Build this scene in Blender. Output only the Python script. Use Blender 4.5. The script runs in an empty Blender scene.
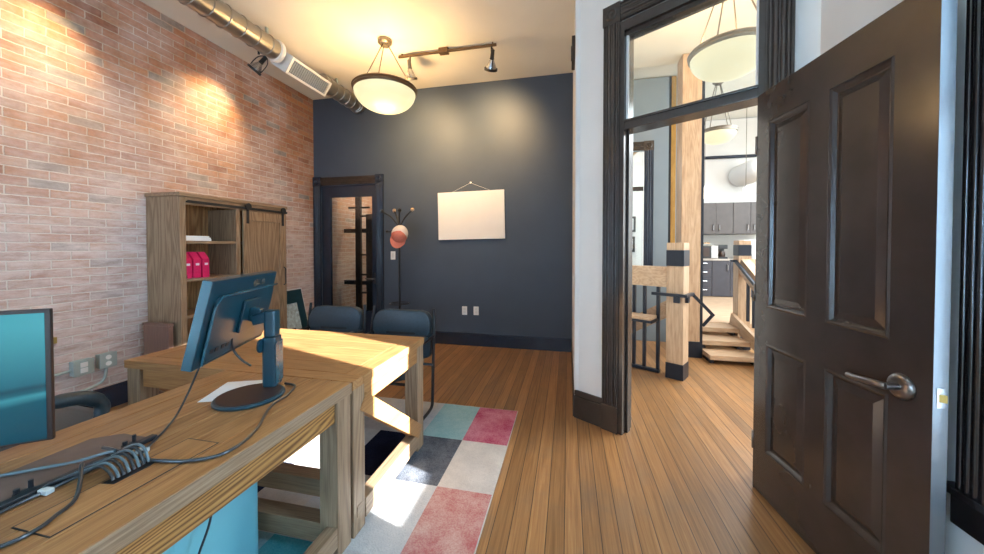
import bpy, bmesh, math, random
from mathutils import Vector, Matrix
random.seed(7)
PI = math.pi
sc = bpy.context.scene
COL = sc.collection

# ------------------------------------------------------------------ materials
def nmat(name):
    m = bpy.data.materials.new(name); m.use_nodes = True
    nt = m.node_tree
    b = nt.nodes['Principled BSDF']
    return m, nt, b
def N(nt, t, **k):
    n = nt.nodes.new(t)
    for a, v in k.items():
        if a in n.inputs.keys(): n.inputs[a].default_value = v
        else: setattr(n, a, v)
    return n
def ramp(nt, stops, interp='LINEAR'):
    r = nt.nodes.new('ShaderNodeValToRGB'); r.color_ramp.interpolation = interp
    e = r.color_ramp.elements
    while len(e) < len(stops): e.new(0.5)
    for el, (p, c) in zip(e, stops):
        el.position = p; el.color = (*c, 1) if len(c) == 3 else c
    return r
def bump(nt, b, src, strength=.2, dist=.004):
    bp = N(nt, 'ShaderNodeBump', Strength=strength, Distance=dist)
    nt.links.new(src, bp.inputs['Height']); nt.links.new(bp.outputs[0], b.inputs['Normal'])
def flat(name, col, rough=.5, metal=0., var=.08, scale=14., spec=.5, bmp=0., coat=0.):
    m, nt, b = nmat(name)
    tc = N(nt, 'ShaderNodeTexCoord')
    no = N(nt, 'ShaderNodeTexNoise', Scale=scale, Detail=4.)
    nt.links.new(tc.outputs['Object'], no.inputs['Vector'])
    c0 = tuple(max(0, c*(1-var)) for c in col); c1 = tuple(min(1, c*(1+var)) for c in col)
    r = ramp(nt, [(.3, c0), (.7, c1)])
    nt.links.new(no.outputs['Fac'], r.inputs[0]); nt.links.new(r.outputs[0], b.inputs['Base Color'])
    b.inputs['Roughness'].default_value = rough; b.inputs['Metallic'].default_value = metal
    b.inputs['Specular IOR Level'].default_value = spec; b.inputs['Coat Weight'].default_value = coat
    if bmp: bump(nt, b, no.outputs['Fac'], bmp)
    return m
def emit(name, col, strength, base=(.8, .8, .8)):
    m, nt, b = nmat(name)
    b.inputs['Base Color'].default_value = (*base, 1); b.inputs['Emission Color'].default_value = (*col, 1)
    b.inputs['Emission Strength'].default_value = strength; b.inputs['Roughness'].default_value = .4
    return m
def wood(name, cols, axis, rough=.45, fine=95., isl=.35, ring=0., bmp=.12, long=2.6, ringk=120.):
    m, nt, b = nmat(name); L = nt.links
    tc = N(nt, 'ShaderNodeTexCoord'); geo = N(nt, 'ShaderNodeNewGeometry')
    s = [fine]*3; s['xyz'.index(axis)] = long
    mp = N(nt, 'ShaderNodeMapping'); mp.inputs['Scale'].default_value = s
    off = N(nt, 'ShaderNodeVectorMath', operation='SCALE'); off.inputs[0].default_value = (7., 3., 5.)
    L.new(geo.outputs['Random Per Island'], off.inputs['Scale'])
    add = N(nt, 'ShaderNodeVectorMath', operation='ADD')
    L.new(tc.outputs['Object'], add.inputs[0]); L.new(off.outputs[0], add.inputs[1])
    L.new(add.outputs[0], mp.inputs['Vector'])
    no = N(nt, 'ShaderNodeTexNoise', Scale=2.2, Detail=7., Roughness=.62, Distortion=.5)
    L.new(mp.outputs[0], no.inputs['Vector'])
    fac = no.outputs['Fac']
    if ring:
        s2 = [5.]*3; s2['xyz'.index(axis)] = .45
        mp2 = N(nt, 'ShaderNodeMapping'); mp2.inputs['Scale'].default_value = s2; L.new(add.outputs[0], mp2.inputs['Vector'])
        n2 = N(nt, 'ShaderNodeTexNoise', Scale=1.1, Detail=1.5); L.new(mp2.outputs[0], n2.inputs['Vector'])
        mu = N(nt, 'ShaderNodeMath', operation='MULTIPLY'); mu.inputs[1].default_value = ringk; L.new(n2.outputs['Fac'], mu.inputs[0])
        si = N(nt, 'ShaderNodeMath', operation='SINE'); L.new(mu.outputs[0], si.inputs[0])
        ma = N(nt, 'ShaderNodeMath', operation='MULTIPLY_ADD'); ma.inputs[1].default_value = .5*ring; ma.inputs[2].default_value = 0
        L.new(si.outputs[0], ma.inputs[0])
        ad = N(nt, 'ShaderNodeMath', operation='ADD'); L.new(ma.outputs[0], ad.inputs[0]); L.new(fac, ad.inputs[1]); fac = ad.outputs[0]
    r = ramp(nt, [(.22, cols[0]), (.5, cols[1]), (.80, cols[2])]); L.new(fac, r.inputs[0])
    hs = N(nt, 'ShaderNodeHueSaturation')
    mr = N(nt, 'ShaderNodeMapRange'); mr.inputs['To Min'].default_value = 1-isl; mr.inputs['To Max'].default_value = 1+isl
    L.new(geo.outputs['Random Per Island'], mr.inputs['Value']); L.new(mr.outputs[0], hs.inputs['Value'])
    L.new(r.outputs[0], hs.inputs['Color']); L.new(hs.outputs[0], b.inputs['Base Color'])
    b.inputs['Roughness'].default_value = rough
    bump(nt, b, fac, bmp, .003)
    return m

def brick_mat(name):
    m, nt, b = nmat(name); L = nt.links
    tc = N(nt, 'ShaderNodeTexCoord'); sp = N(nt, 'ShaderNodeSeparateXYZ'); L.new(tc.outputs['Object'], sp.inputs[0])
    cb = N(nt, 'ShaderNodeCombineXYZ')
    xy = N(nt, 'ShaderNodeMath', operation='ADD'); L.new(sp.outputs['X'], xy.inputs[0]); L.new(sp.outputs['Y'], xy.inputs[1])
    L.new(xy.outputs[0], cb.inputs[0]); L.new(sp.outputs['Z'], cb.inputs[1])
    nd = N(nt, 'ShaderNodeTexNoise', Scale=14., Detail=6., Roughness=.75); L.new(tc.outputs['Object'], nd.inputs['Vector'])
    sb = N(nt, 'ShaderNodeVectorMath', operation='SUBTRACT'); sb.inputs[1].default_value = (.5, .5, .5); L.new(nd.outputs['Color'], sb.inputs[0])
    sl = N(nt, 'ShaderNodeVectorMath', operation='SCALE'); sl.inputs['Scale'].default_value = .016; L.new(sb.outputs[0], sl.inputs[0])
    av = N(nt, 'ShaderNodeVectorMath', operation='ADD'); L.new(cb.outputs[0], av.inputs[0]); L.new(sl.outputs[0], av.inputs[1])
    bt = N(nt, 'ShaderNodeTexBrick', offset=.5, squash=1.0)
    for k, v in {'Color1': (0, 0, 0, 1), 'Color2': (1, 1, 1, 1), 'Mortar': (.5, .5, .5, 1), 'Scale': 1., 'Mortar Size': .0058, 'Mortar Smooth': .6, 'Bias': 0., 'Brick Width': .215, 'Row Height': .0672}.items():
        bt.inputs[k].default_value = v
    L.new(av.outputs[0], bt.inputs['Vector'])
    r = ramp(nt, [(.0, (.27, .105, .06)), (.18, (.41, .170, .08)), (.36, (.34, .155, .095)), (.52, (.48, .215, .095)), (.68, (.38, .21, .14)), (.84, (.43, .185, .105)), (.95, (.26, .20, .165)), (1., (.22, .20, .18))])
    L.new(bt.outputs['Color'], r.inputs[0])
    n1 = N(nt, 'ShaderNodeTexNoise', Scale=60., Detail=4.); L.new(tc.outputs['Object'], n1.inputs['Vector'])
    mxs = N(nt, 'ShaderNodeMix', data_type='RGBA', blend_type='OVERLAY'); mxs.inputs[0].default_value = .45
    L.new(r.outputs[0], mxs.inputs[6]); L.new(n1.outputs['Color'], mxs.inputs[7])
    n1.inputs['Scale'].default_value = 40.
    bw = N(nt, 'ShaderNodeRGBToBW'); L.new(n1.outputs['Color'], bw.inputs[0]); L.new(bw.outputs[0], mxs.inputs[7])
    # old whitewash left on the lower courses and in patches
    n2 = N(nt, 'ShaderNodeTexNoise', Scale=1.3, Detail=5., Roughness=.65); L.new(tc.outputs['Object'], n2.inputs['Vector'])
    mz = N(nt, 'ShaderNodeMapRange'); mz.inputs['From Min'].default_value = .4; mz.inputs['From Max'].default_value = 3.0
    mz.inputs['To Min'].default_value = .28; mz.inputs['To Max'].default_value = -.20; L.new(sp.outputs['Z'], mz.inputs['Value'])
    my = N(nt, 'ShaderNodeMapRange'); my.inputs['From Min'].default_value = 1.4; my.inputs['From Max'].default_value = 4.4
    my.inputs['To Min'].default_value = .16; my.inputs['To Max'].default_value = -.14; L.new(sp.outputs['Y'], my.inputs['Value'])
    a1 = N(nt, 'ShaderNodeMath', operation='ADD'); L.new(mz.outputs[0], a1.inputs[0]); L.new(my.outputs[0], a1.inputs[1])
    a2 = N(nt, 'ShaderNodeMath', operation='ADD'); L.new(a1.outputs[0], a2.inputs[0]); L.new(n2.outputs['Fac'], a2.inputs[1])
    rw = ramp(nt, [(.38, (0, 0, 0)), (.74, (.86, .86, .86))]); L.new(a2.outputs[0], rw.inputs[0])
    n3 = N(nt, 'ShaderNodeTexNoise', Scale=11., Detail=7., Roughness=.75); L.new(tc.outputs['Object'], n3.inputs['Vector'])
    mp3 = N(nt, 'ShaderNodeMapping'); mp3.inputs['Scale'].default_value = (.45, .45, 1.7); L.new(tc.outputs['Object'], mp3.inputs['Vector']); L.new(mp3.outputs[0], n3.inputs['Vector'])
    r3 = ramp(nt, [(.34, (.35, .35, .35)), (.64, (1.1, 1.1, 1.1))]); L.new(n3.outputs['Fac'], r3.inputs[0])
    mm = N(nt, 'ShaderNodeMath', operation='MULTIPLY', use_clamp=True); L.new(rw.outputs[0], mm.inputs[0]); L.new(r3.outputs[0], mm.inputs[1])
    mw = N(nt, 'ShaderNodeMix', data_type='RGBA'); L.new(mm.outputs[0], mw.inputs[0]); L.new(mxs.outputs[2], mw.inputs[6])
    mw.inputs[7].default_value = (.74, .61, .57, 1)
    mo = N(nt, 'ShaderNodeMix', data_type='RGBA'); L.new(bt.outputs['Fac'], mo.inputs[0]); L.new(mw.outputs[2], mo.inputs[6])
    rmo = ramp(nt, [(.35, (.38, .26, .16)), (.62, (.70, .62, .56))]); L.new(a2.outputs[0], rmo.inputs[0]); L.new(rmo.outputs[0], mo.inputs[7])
    L.new(mo.outputs[2], b.inputs['Base Color'])
    b.inputs['Roughness'].default_value = .85
    inv = N(nt, 'ShaderNodeMath', operation='MULTIPLY_ADD'); inv.inputs[1].default_value = -1.; inv.inputs[2].default_value = 1.; L.new(bt.outputs['Fac'], inv.inputs[0])
    ad = N(nt, 'ShaderNodeMath', operation='MULTIPLY_ADD'); ad.inputs[1].default_value = .5; L.new(n3.outputs['Fac'], ad.inputs[0]); L.new(inv.outputs[0], ad.inputs[2])
    bump(nt, b, ad.outputs[0], .55, .008)
    return m

def floor_mat(name):
    m, nt, b = nmat(name); L = nt.links
    tc = N(nt, 'ShaderNodeTexCoord'); sp = N(nt, 'ShaderNodeSeparateXYZ'); L.new(tc.outputs['Object'], sp.inputs[0])
    W = .086
    dv = N(nt, 'ShaderNodeMath', operation='DIVIDE'); dv.inputs[1].default_value = W; L.new(sp.outputs['X'], dv.inputs[0])
    fl = N(nt, 'ShaderNodeMath', operation='FLOOR'); L.new(dv.outputs[0], fl.inputs[0])
    fr = N(nt, 'ShaderNodeMath', operation='FRACT'); L.new(dv.outputs[0], fr.inputs[0])
    wn = N(nt, 'ShaderNodeTexWhiteNoise', noise_dimensions='1D'); L.new(fl.outputs[0], wn.inputs['W'])
    mp = N(nt, 'ShaderNodeMapping'); mp.inputs['Scale'].default_value = (38., 1.1, 1.)
    off = N(nt, 'ShaderNodeVectorMath', operation='SCALE'); off.inputs[0].default_value = (0, 40., 9.); L.new(wn.outputs['Value'], off.inputs['Scale'])
    ad = N(nt, 'ShaderNodeVectorMath', operation='ADD'); L.new(tc.outputs['Object'], ad.inputs[0]); L.new(off.outputs[0], ad.inputs[1]); L.new(ad.outputs[0], mp.inputs['Vector'])
    no = N(nt, 'ShaderNodeTexNoise', Scale=2., Detail=6., Roughness=.6, Distortion=.6); L.new(mp.outputs[0], no.inputs['Vector'])
    r = ramp(nt, [(.25, (.19, .088, .032)), (.5, (.33, .163, .062)), (.75, (.43, .235, .10))]); L.new(no.outputs['Fac'], r.inputs[0])
    # worn greyish patches
    n2 = N(nt, 'ShaderNodeTexNoise', Scale=3.2, Detail=5., Roughness=.6); L.new(ad.outputs[0], n2.inputs['Vector'])
    rg = ramp(nt, [(.5, (0, 0, 0)), (.72, (.5, .5, .5))]); L.new(n2.outputs['Fac'], rg.inputs[0])
    mg = N(nt, 'ShaderNodeMix', data_type='RGBA'); L.new(rg.outputs[0], mg.inputs[0]); L.new(r.outputs[0], mg.inputs[6]); mg.inputs[7].default_value = (.20, .135, .085, 1)
    hs = N(nt, 'ShaderNodeHueSaturation'); mr = N(nt, 'ShaderNodeMapRange'); mr.inputs['To Min'].default_value = .78; mr.inputs['To Max'].default_value = 1.2
    L.new(wn.outputs['Value'], mr.inputs['Value']); L.new(mr.outputs[0], hs.inputs['Value']); L.new(mg.outputs[2], hs.inputs['Color'])
    # joint between boards
    pp = N(nt, 'ShaderNodeMath', operation='PINGPONG'); pp.inputs[1].default_value = .5; L.new(fr.outputs[0], pp.inputs[0])
    gr = ramp(nt, [(.012, (0, 0, 0)), (.035, (1, 1, 1))]); L.new(pp.outputs[0], gr.inputs[0])
    mj = N(nt, 'ShaderNodeMix', data_type='RGBA'); L.new(gr.outputs[0], mj.inputs[0]); mj.inputs[6].default_value = (.045, .022, .012, 1); L.new(hs.outputs[0], mj.inputs[7])
    L.new(mj.outputs[2], b.inputs['Base Color'])
    rr = N(nt, 'ShaderNodeMapRange'); rr.inputs['To Min'].default_value = .27; rr.inputs['To Max'].default_value = .42; L.new(n2.outputs['Fac'], rr.inputs['Value']); L.new(rr.outputs[0], b.inputs['Roughness'])
    bump(nt, b, gr.outputs[0], .25, .003)
    return m

def rug_mat(name, c0, c1):
    m, nt, b = nmat(name); L = nt.links
    tc = N(nt, 'ShaderNodeTexCoord')
    no = N(nt, 'ShaderNodeTexNoise', Scale=130., Detail=3.); L.new(tc.outputs['Object'], no.inputs['Vector'])
    n2 = N(nt, 'ShaderNodeTexNoise', Scale=5., Detail=5., Roughness=.7); L.new(tc.outputs['Object'], n2.inputs['Vector'])
    ad = N(nt, 'ShaderNodeMath', operation='MULTIPLY_ADD'); ad.inputs[1].default_value = .55; L.new(no.outputs['Fac'], ad.inputs[0])
    L.new(n2.outputs['Fac'], ad.inputs[2])
    r = ramp(nt, [(.58, c0), (.98, c1)]); L.new(ad.outputs[0], r.inputs[0]); L.new(r.outputs[0], b.inputs['Base Color'])
    b.inputs['Roughness'].default_value = .95; b.inputs['Specular IOR Level'].default_value = .1
    bump(nt, b, no.outputs['Fac'], .6, .006)
    return m

def glass_mat(name, tint=(.93, .96, .96), refl=1.0, rough=.0):
    m, nt, b = nmat(name); L = nt.links
    nt.nodes.remove(b); out = nt.nodes['Material Output']
    tr = N(nt, 'ShaderNodeBsdfTransparent'); tr.inputs[0].default_value = (*tint, 1)
    gl = N(nt, 'ShaderNodeBsdfGlossy'); gl.inputs['Roughness'].default_value = rough
    fr = N(nt, 'ShaderNodeFresnel', IOR=1.5); mx = N(nt, 'ShaderNodeMixShader')
    mu = N(nt, 'ShaderNodeMath', operation='MULTIPLY', use_clamp=True); mu.inputs[1].default_value = refl
    L.new(fr.outputs[0], mu.inputs[0]); L.new(mu.outputs[0], mx.inputs[0]); L.new(tr.outputs[0], mx.inputs[1]); L.new(gl.outputs[0], mx.inputs[2]); L.new(mx.outputs[0], out.inputs[0])
    return m

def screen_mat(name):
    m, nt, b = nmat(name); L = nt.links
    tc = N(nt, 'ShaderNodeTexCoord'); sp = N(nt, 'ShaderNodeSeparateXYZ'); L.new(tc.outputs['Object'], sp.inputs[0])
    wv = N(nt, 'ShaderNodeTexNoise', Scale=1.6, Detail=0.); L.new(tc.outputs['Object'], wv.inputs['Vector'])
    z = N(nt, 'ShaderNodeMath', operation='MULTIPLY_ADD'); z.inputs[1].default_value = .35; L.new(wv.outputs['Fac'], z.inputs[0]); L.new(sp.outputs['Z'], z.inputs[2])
    r = ramp(nt, [(.16, (.004, .05, .08)), (.275, (.006, .09, .13)), (.30, (.05, .33, .40)), (.312, (.010, .12, .16)), (.33, (.004, .05, .08)), (.345, (.015, .15, .20)), (.58, (.07, .44, .52))])  # sky reflection and glare line painted as a teal gradient that glows
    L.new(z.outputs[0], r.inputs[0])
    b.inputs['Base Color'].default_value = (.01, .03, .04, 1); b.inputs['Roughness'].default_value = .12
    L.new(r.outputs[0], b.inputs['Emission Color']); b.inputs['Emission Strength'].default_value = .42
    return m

M = {}
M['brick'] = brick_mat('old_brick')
M['floor'] = floor_mat('fir_floorboards')
M['ceiling'] = flat('ceiling_paint', (.80, .77, .68), .9, var=.02, scale=3)
M['dark_wall'] = flat('slate_wall_paint', (.054, .076, .111), .6, var=.05, scale=3)
M['white_wall'] = flat('off_white_paint', (.78, .77, .74), .8, var=.02, scale=4)
M['grey_wall'] = flat('grey_blue_paint', (.24, .29, .33), .8, var=.03, scale=4)
M['trim'] = flat('dark_brown_trim', (.046, .036, .031), .22, var=.12, scale=9, spec=.6)
M['door'] = flat('espresso_door_paint', (.042, .030, .025), .22, var=.12, scale=7, spec=.55, bmp=.05)
M['window_trim'] = flat('black_brown_trim', (.014, .012, .012), .16, var=.1, spec=.7)
M['blue_trim'] = flat('blue_black_trim', (.014, .024, .046), .25, var=.12, scale=9, spec=.6)
oak = ((.19, .076, .022), (.335, .160, .056), (.45, .24, .095))
M['oak_x'] = wood('oak_grain_x', oak, 'x', ring=.14, isl=.12)
M['oak_y'] = wood('oak_grain_y', oak, 'y', ring=.14, isl=.12)
M['oak_apron'] = wood('oak_cathedral_y', ((.13, .05, .012), (.33, .155, .042), (.44, .225, .07)), 'y', ring=.55, isl=.05, ringk=230.)
M['oak_z'] = wood('oak_grain_z', oak, 'z', ring=.35, isl=.16)
old = ((.155, .092, .050), (.275, .178, .105), (.39, .27, .172))
M['old_x'] = wood('grey_oak_x', old, 'x', isl=.12)
M['old_y'] = wood('grey_oak_y', old, 'y', isl=.12, ring=.15)
M['old_z'] = wood('grey_oak_z', old, 'z', isl=.12, ring=.25)
fir = ((.40, .255, .155), (.52, .355, .225), (.62, .45, .30))
M['fir_z'] = wood('fir_z', fir, 'z', isl=.05, fine=14, ring=.2)
M['fir_x'] = wood('fir_x', fir, 'x', isl=.05, fine=14, ring=.2)
M['fir_y'] = wood('fir_y', fir, 'y', isl=.05, fine=14, ring=.2)
M['gold_z'] = wood('amber_timber', ((.26, .13, .02), (.40, .21, .04), (.48, .28, .07)), 'z', isl=.05, fine=14)
M['red_wood'] = wood('reddish_wood', ((.14, .07, .05), (.21, .11, .08), (.28, .155, .115)), 'z', isl=.05)
M['walnut'] = flat('brown_mat', (.13, .085, .066), .6, var=.1, scale=30)
M['black'] = flat('black_steel', (.012, .014, .018), .4, var=.2, spec=.5)
M['steel'] = flat('blued_steel', (.010, .016, .030), .35, metal=.3, var=.15)
M['plastic'] = flat('blue_black_plastic', (.005, .040, .060), .28, var=.12, spec=.7)
M['plastic_face'] = flat('blue_black_ridge', (.010, .085, .12), .22, var=.1, spec=.8)
M['base_brown'] = flat('dark_brown_plastic', (.035, .018, .014), .35, var=.1)
M['screen'] = screen_mat('screen_painted_reflection')
M['leather'] = flat('black_leather', (.018, .042, .060), .38, var=.2, scale=60, bmp=.12, spec=.7)
M['rubber'] = flat('cord_rubber', (.016, .026, .033), .3, var=.1, spec=.7)
M['teal_cord'] = flat('grey_blue_cord', (.10, .15, .17), .3, var=.1, spec=.6)
M['edge_sheen'] = flat('painted_edge_sheen', (.11, .12, .13), .35, var=.04)
M['pale_print'] = flat('pale_blue_print', (.50, .62, .66), .5, var=.35, scale=25)
M['paper'] = flat('white_paper', (.85, .86, .87), .7, var=.02)
M['canvas'] = flat('white_canvas', (.82, .81, .79), .75, var=.02, scale=5)
M['plate'] = flat('white_switch_plate', (.82, .82, .80), .35, var=.02)
M['galv'] = flat('galvanised_steel', (.42, .50, .48), .4, metal=.3, var=.1, scale=5)
M['nickel'] = flat('brushed_nickel', (.22, .19, .15), .42, metal=.7, var=.08)
M['bronze'] = flat('bronze_rim', (.17, .11, .065), .35, metal=.7, var=.1)
M['chrome'] = flat('satin_chrome', (.55, .56, .58), .25, metal=1., var=.05)
M['pewter'] = flat('dark_pewter', (.22, .20, .19), .28, metal=.9, var=.08)
M['duct'] = flat('spiral_duct_metal', (.36, .34, .31), .34, metal=.9, var=.1, scale=4)
M['register'] = flat('white_register', (.72, .72, .70), .5, var=.03)
M['grille'] = flat('grey_grille', (.30, .34, .38), .45, metal=.5, var=.05)
M['bowl'] = emit('alabaster_bowl', (1.0, .88, .50), .50, (.22, .20, .15))
M['bowl2'] = emit('hall_bowl_glass', (1.0, .90, .58), .45, (.22, .20, .15))
M['lampglow'] = emit('lamp_glow', (1.0, .9, .7), 3.0)
M['lampglow2'] = emit('small_pendant_glow', (1.0, .88, .62), 1.3)
M['pink'] = flat('magenta_binder', (.62, .012, .11), .4, var=.06)
M['coral'] = flat('coral_cloth', (.72, .20, .13), .85, var=.06, scale=60)
M['capwhite'] = flat('cream_cloth', (.80, .72, .66), .85, var=.04, scale=60)
M['teal_bin'] = flat('pale_teal_plastic', (.20, .52, .58), .45, var=.05, scale=4)
M['cabinet'] = flat('grey_brown_cabinet', (.075, .062, .058), .45, var=.08, scale=9)
M['cabinet_low'] = flat('slate_cabinet', (.045, .045, .058), .45, var=.08, scale=9)
M['stone'] = flat('pale_counter', (.42, .38, .34), .3, var=.1, scale=40)
M['food'] = flat('brown_bread', (.42, .25, .12), .8, var=.2, scale=60)
M['glass'] = glass_mat('clear_glass', refl=1.3)
M['window_glass'] = glass_mat('window_glass', (.95, .97, 1.), refl=.8)
M['brass'] = flat('brass', (.55, .38, .12), .35, metal=.9)
M['clearplug'] = flat('clear_plug', (.55, .60, .60), .25, var=.05)
R = {}
R['pink'] = rug_mat('rug_pink', (.38, .045, .11), (.58, .24, .29))
R['teal'] = rug_mat('rug_teal', (.22, .40, .43), (.36, .52, .53))
R['aqua'] = rug_mat('rug_aqua', (.05, .33, .38), (.14, .45, .48))
R['grey'] = rug_mat('rug_grey', (.40, .40, .42), (.55, .54, .54))
R['white'] = rug_mat('rug_white', (.50, .47, .44), (.64, .60, .55))
R['slate'] = rug_mat('rug_slate', (.055, .065, .085), (.17, .185, .21))
R['navy'] = rug_mat('rug_navy', (.004, .007, .028), (.015, .022, .06))
R['beige'] = rug_mat('rug_beige', (.38, .27, .20), (.56, .46, .38))
R['rose'] = rug_mat('rug_rose', (.42, .13, .13), (.58, .40, .34))
R['pale'] = rug_mat('rug_pale_blue', (.44, .47, .49), (.60, .60, .59))

# ------------------------------------------------------------------ mesh builder
def ident(): return Matrix.Identity(4)
def frame2(ox, oy, ux, uy, oz=0.):
    """local x along (ux,uy), local y to its left, local z up"""
    l = math.hypot(ux, uy); ux, uy = ux/l, uy/l
    return Matrix(((ux, -uy, 0, ox), (uy, ux, 0, oy), (0, 0, 1, oz), (0, 0, 0, 1)))
class MB:
    def __init__(s, T=None): s.bm = bmesh.new(); s.T = T or ident(); s.mi = 0
    def _fin(s, verts, mat=None):
        X = s.T @ mat if mat is not None else s.T
        bmesh.ops.transform(s.bm, matrix=X, verts=verts)
    def box(s, x0, x1, y0, y1, z0, z1, bev=0., seg=2, mat=None):
        r = bmesh.ops.create_cube(s.bm, size=1.)
        vs = r['verts']
        bmesh.ops.transform(s.bm, matrix=Matrix.Translation(((x0+x1)/2, (y0+y1)/2, (z0+z1)/2)) @ Matrix.Diagonal((abs(x1-x0), abs(y1-y0), abs(z1-z0), 1)), verts=vs)
        fs = set(f for v in vs for f in v.link_faces)
        if bev > 0:
            es = list(set(e for v in vs for e in v.link_edges))
            rb = bmesh.ops.bevel(s.bm, geom=es, offset=bev, segments=seg, profile=.6, affect='EDGES')
            vs = list(set(v for f in rb['faces'] for v in f.verts) | set(v for v in vs if v.is_valid))
            fs = set(f for v in vs for f in v.link_faces)
        for f in fs: f.material_index = s.mi
        s._fin(vs, mat); return s
    def beam(s, a, b, w, h, bev=.003, up=(0, 0, 1)):
        a, b = Vector(a), Vector(b); d = b-a; L = d.length; y = d.normalized(); u = Vector(up)
        x = y.cross(u).normalized(); z = x.cross(y)
        m = Matrix.Identity(4)
        for i in range(3): m[i][0], m[i][1], m[i][2], m[i][3] = x[i], y[i], z[i], a[i]
        return s.box(-w/2, w/2, 0, L, -h/2, h/2, bev, 2, m)
    def tube(s, pts, r, n=8, cap=True, smooth=1):
        P = [Vector(p) for p in pts]
        if len(P) > 2 and smooth:
            Q = [P[0]]
            for i in range(len(P)-1):
                p0 = P[max(i-1, 0)]; p1 = P[i]; p2 = P[i+1]; p3 = P[min(i+2, len(P)-1)]
                k = max(2, smooth*4) if smooth > 0 else 1
                for j in range(1, k+1):
                    t = j/k
                    Q.append(.5*((2*p1)+(p2-p0)*t+(2*p0-5*p1+4*p2-p3)*t*t+(3*p1-p0-3*p2+p3)*t**3))
            P = Q
        rings = []; prev = None
        for i, p in enumerate(P):
            d = (P[min(i+1, len(P)-1)]-P[max(i-1, 0)]).normalized()
            if prev is None:
                a = Vector((0, 0, 1)) if abs(d.z) < .9 else Vector((1, 0, 0))
                x = d.cross(a).normalized()
            else:
                x = (prev - d*prev.dot(d)).normalized()
            prev = x; y = d.cross(x)
            rr = r[min(int(i*len(r)/len(P)), len(r)-1)] if isinstance(r, (list, tuple)) else r
            rings.append([s.bm.verts.new(s.T @ (p+rr*(math.cos(2*PI*k/n)*x+math.sin(2*PI*k/n)*y))) for k in range(n)])
        for a, b in zip(rings, rings[1:]):
            for k in range(n):
                f = s.bm.faces.new((a[k], a[(k+1) % n], b[(k+1) % n], b[k])); f.material_index = s.mi; f.smooth = True
        if cap:
            for q in (rings[0][::-1], rings[-1]):
                f = s.bm.faces.new(q); f.material_index = s.mi
        return s
    def lathe(s, prof, loc=(0, 0, 0), axis='z', n=32, sx=1., sy=1., mat=None):
        """prof: (radius, height) pairs"""
        if mat is None:
            mat = Matrix.Translation(loc)
            if axis == 'y': mat = mat @ Matrix.Rotation(-PI/2, 4, 'X')
            if axis == 'x': mat = mat @ Matrix.Rotation(PI/2, 4, 'Y')
        X = s.T @ mat; rings = []
        for r, h in prof:
            if r < 1e-6: rings.append([s.bm.verts.new(X @ Vector((0, 0, h)))])
            else: rings.append([s.bm.verts.new(X @ Vector((r*sx*math.cos(2*PI*k/n), r*sy*math.sin(2*PI*k/n), h))) for k in range(n)])
        for a, b in zip(rings, rings[1:]):
            for k in range(n):
                q = [a[0] if len(a) == 1 else a[k], a[0] if len(a) == 1 else a[(k+1) % n], b[0] if len(b) == 1 else b[(k+1) % n], b[0] if len(b) == 1 else b[k]]
                u = []
                for v in q:
                    if v not in u: u.append(v)
                if len(u) > 2:
                    f = s.bm.faces.new(u); f.material_index = s.mi; f.smooth = True
        return s
    def prism(s, poly, d0, d1, plane='xz', bev=0., seg=3, mat=None):
        """polygon in a plane, extruded from d0 to d1 along the remaining axis"""
        def P(a, b, d): return {'xz': (a, d, b), 'yz': (d, a, b), 'xy': (a, b, d)}[plane]
        v0 = [s.bm.verts.new(P(a, b, d0)) for a, b in poly]; v1 = [s.bm.verts.new(P(a, b, d1)) for a, b in poly]
        n = len(poly); fs = [s.bm.faces.new(v0), s.bm.faces.new(v1[::-1])]
        for i in range(n): fs.append(s.bm.faces.new((v0[i], v1[i], v1[(i+1) % n], v0[(i+1) % n])))
        vs = v0+v1
        if bev > 0:
            es = list(set(fs[0].edges) | set(fs[1].edges))
            rb = bmesh.ops.bevel(s.bm, geom=es, offset=bev, segments=seg, profile=.55, affect='EDGES')
            vs = list(set(v for f in rb['faces'] for v in f.verts) | set(v for v in vs if v.is_valid))
            vs = list(set(w for v in vs for f in v.link_faces for w in f.verts))
        for f in set(f for v in vs for f in v.link_faces): f.material_index = s.mi
        s._fin(vs, mat); return s
    def quad(s, *p):
        f = s.bm.faces.new([s.bm.verts.new(s.T @ Vector(q)) for q in p]); f.material_index = s.mi; return s
    def build(s, name, mats, parent=None, smooth=False, angle=35):
        bm = s.bm
        bmesh.ops.recalc_face_normals(bm, faces=bm.faces)
        if parent is None:
            xs = [v.co for v in bm.verts]
            c = Vector(((min(v.x for v in xs)+max(v.x for v in xs))/2, (min(v.y for v in xs)+max(v.y for v in xs))/2, min(v.z for v in xs)))
            bmesh.ops.translate(bm, vec=-c, verts=bm.verts)
        else:
            w = wm(parent).inverted(); bmesh.ops.transform(bm, matrix=w, verts=bm.verts)
        me = bpy.data.meshes.new(name)
        if smooth:
            for f in bm.faces: f.smooth = True
        for e in bm.edges:
            if len(e.link_faces) == 2 and e.calc_face_angle(0) > math.radians(angle): e.smooth = False
        bm.to_mesh(me); bm.free()
        for m in (mats if isinstance(mats, (list, tuple)) else [mats]): me.materials.append(m)
        o = bpy.data.objects.new(name, me); COL.objects.link(o)
        if parent is None: o.location = c
        else: o.parent = parent
        return o
def wm(o):
    m = Matrix.LocRotScale(o.location, o.rotation_euler, o.scale)
    return wm(o.parent) @ m if o.parent else m
def tag(o, label=None, cat=None, group=None, kind=None):
    if label: o['label'] = label
    if cat: o['category'] = cat
    if group: o['group'] = group
    if kind: o['kind'] = kind
    return o
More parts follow.
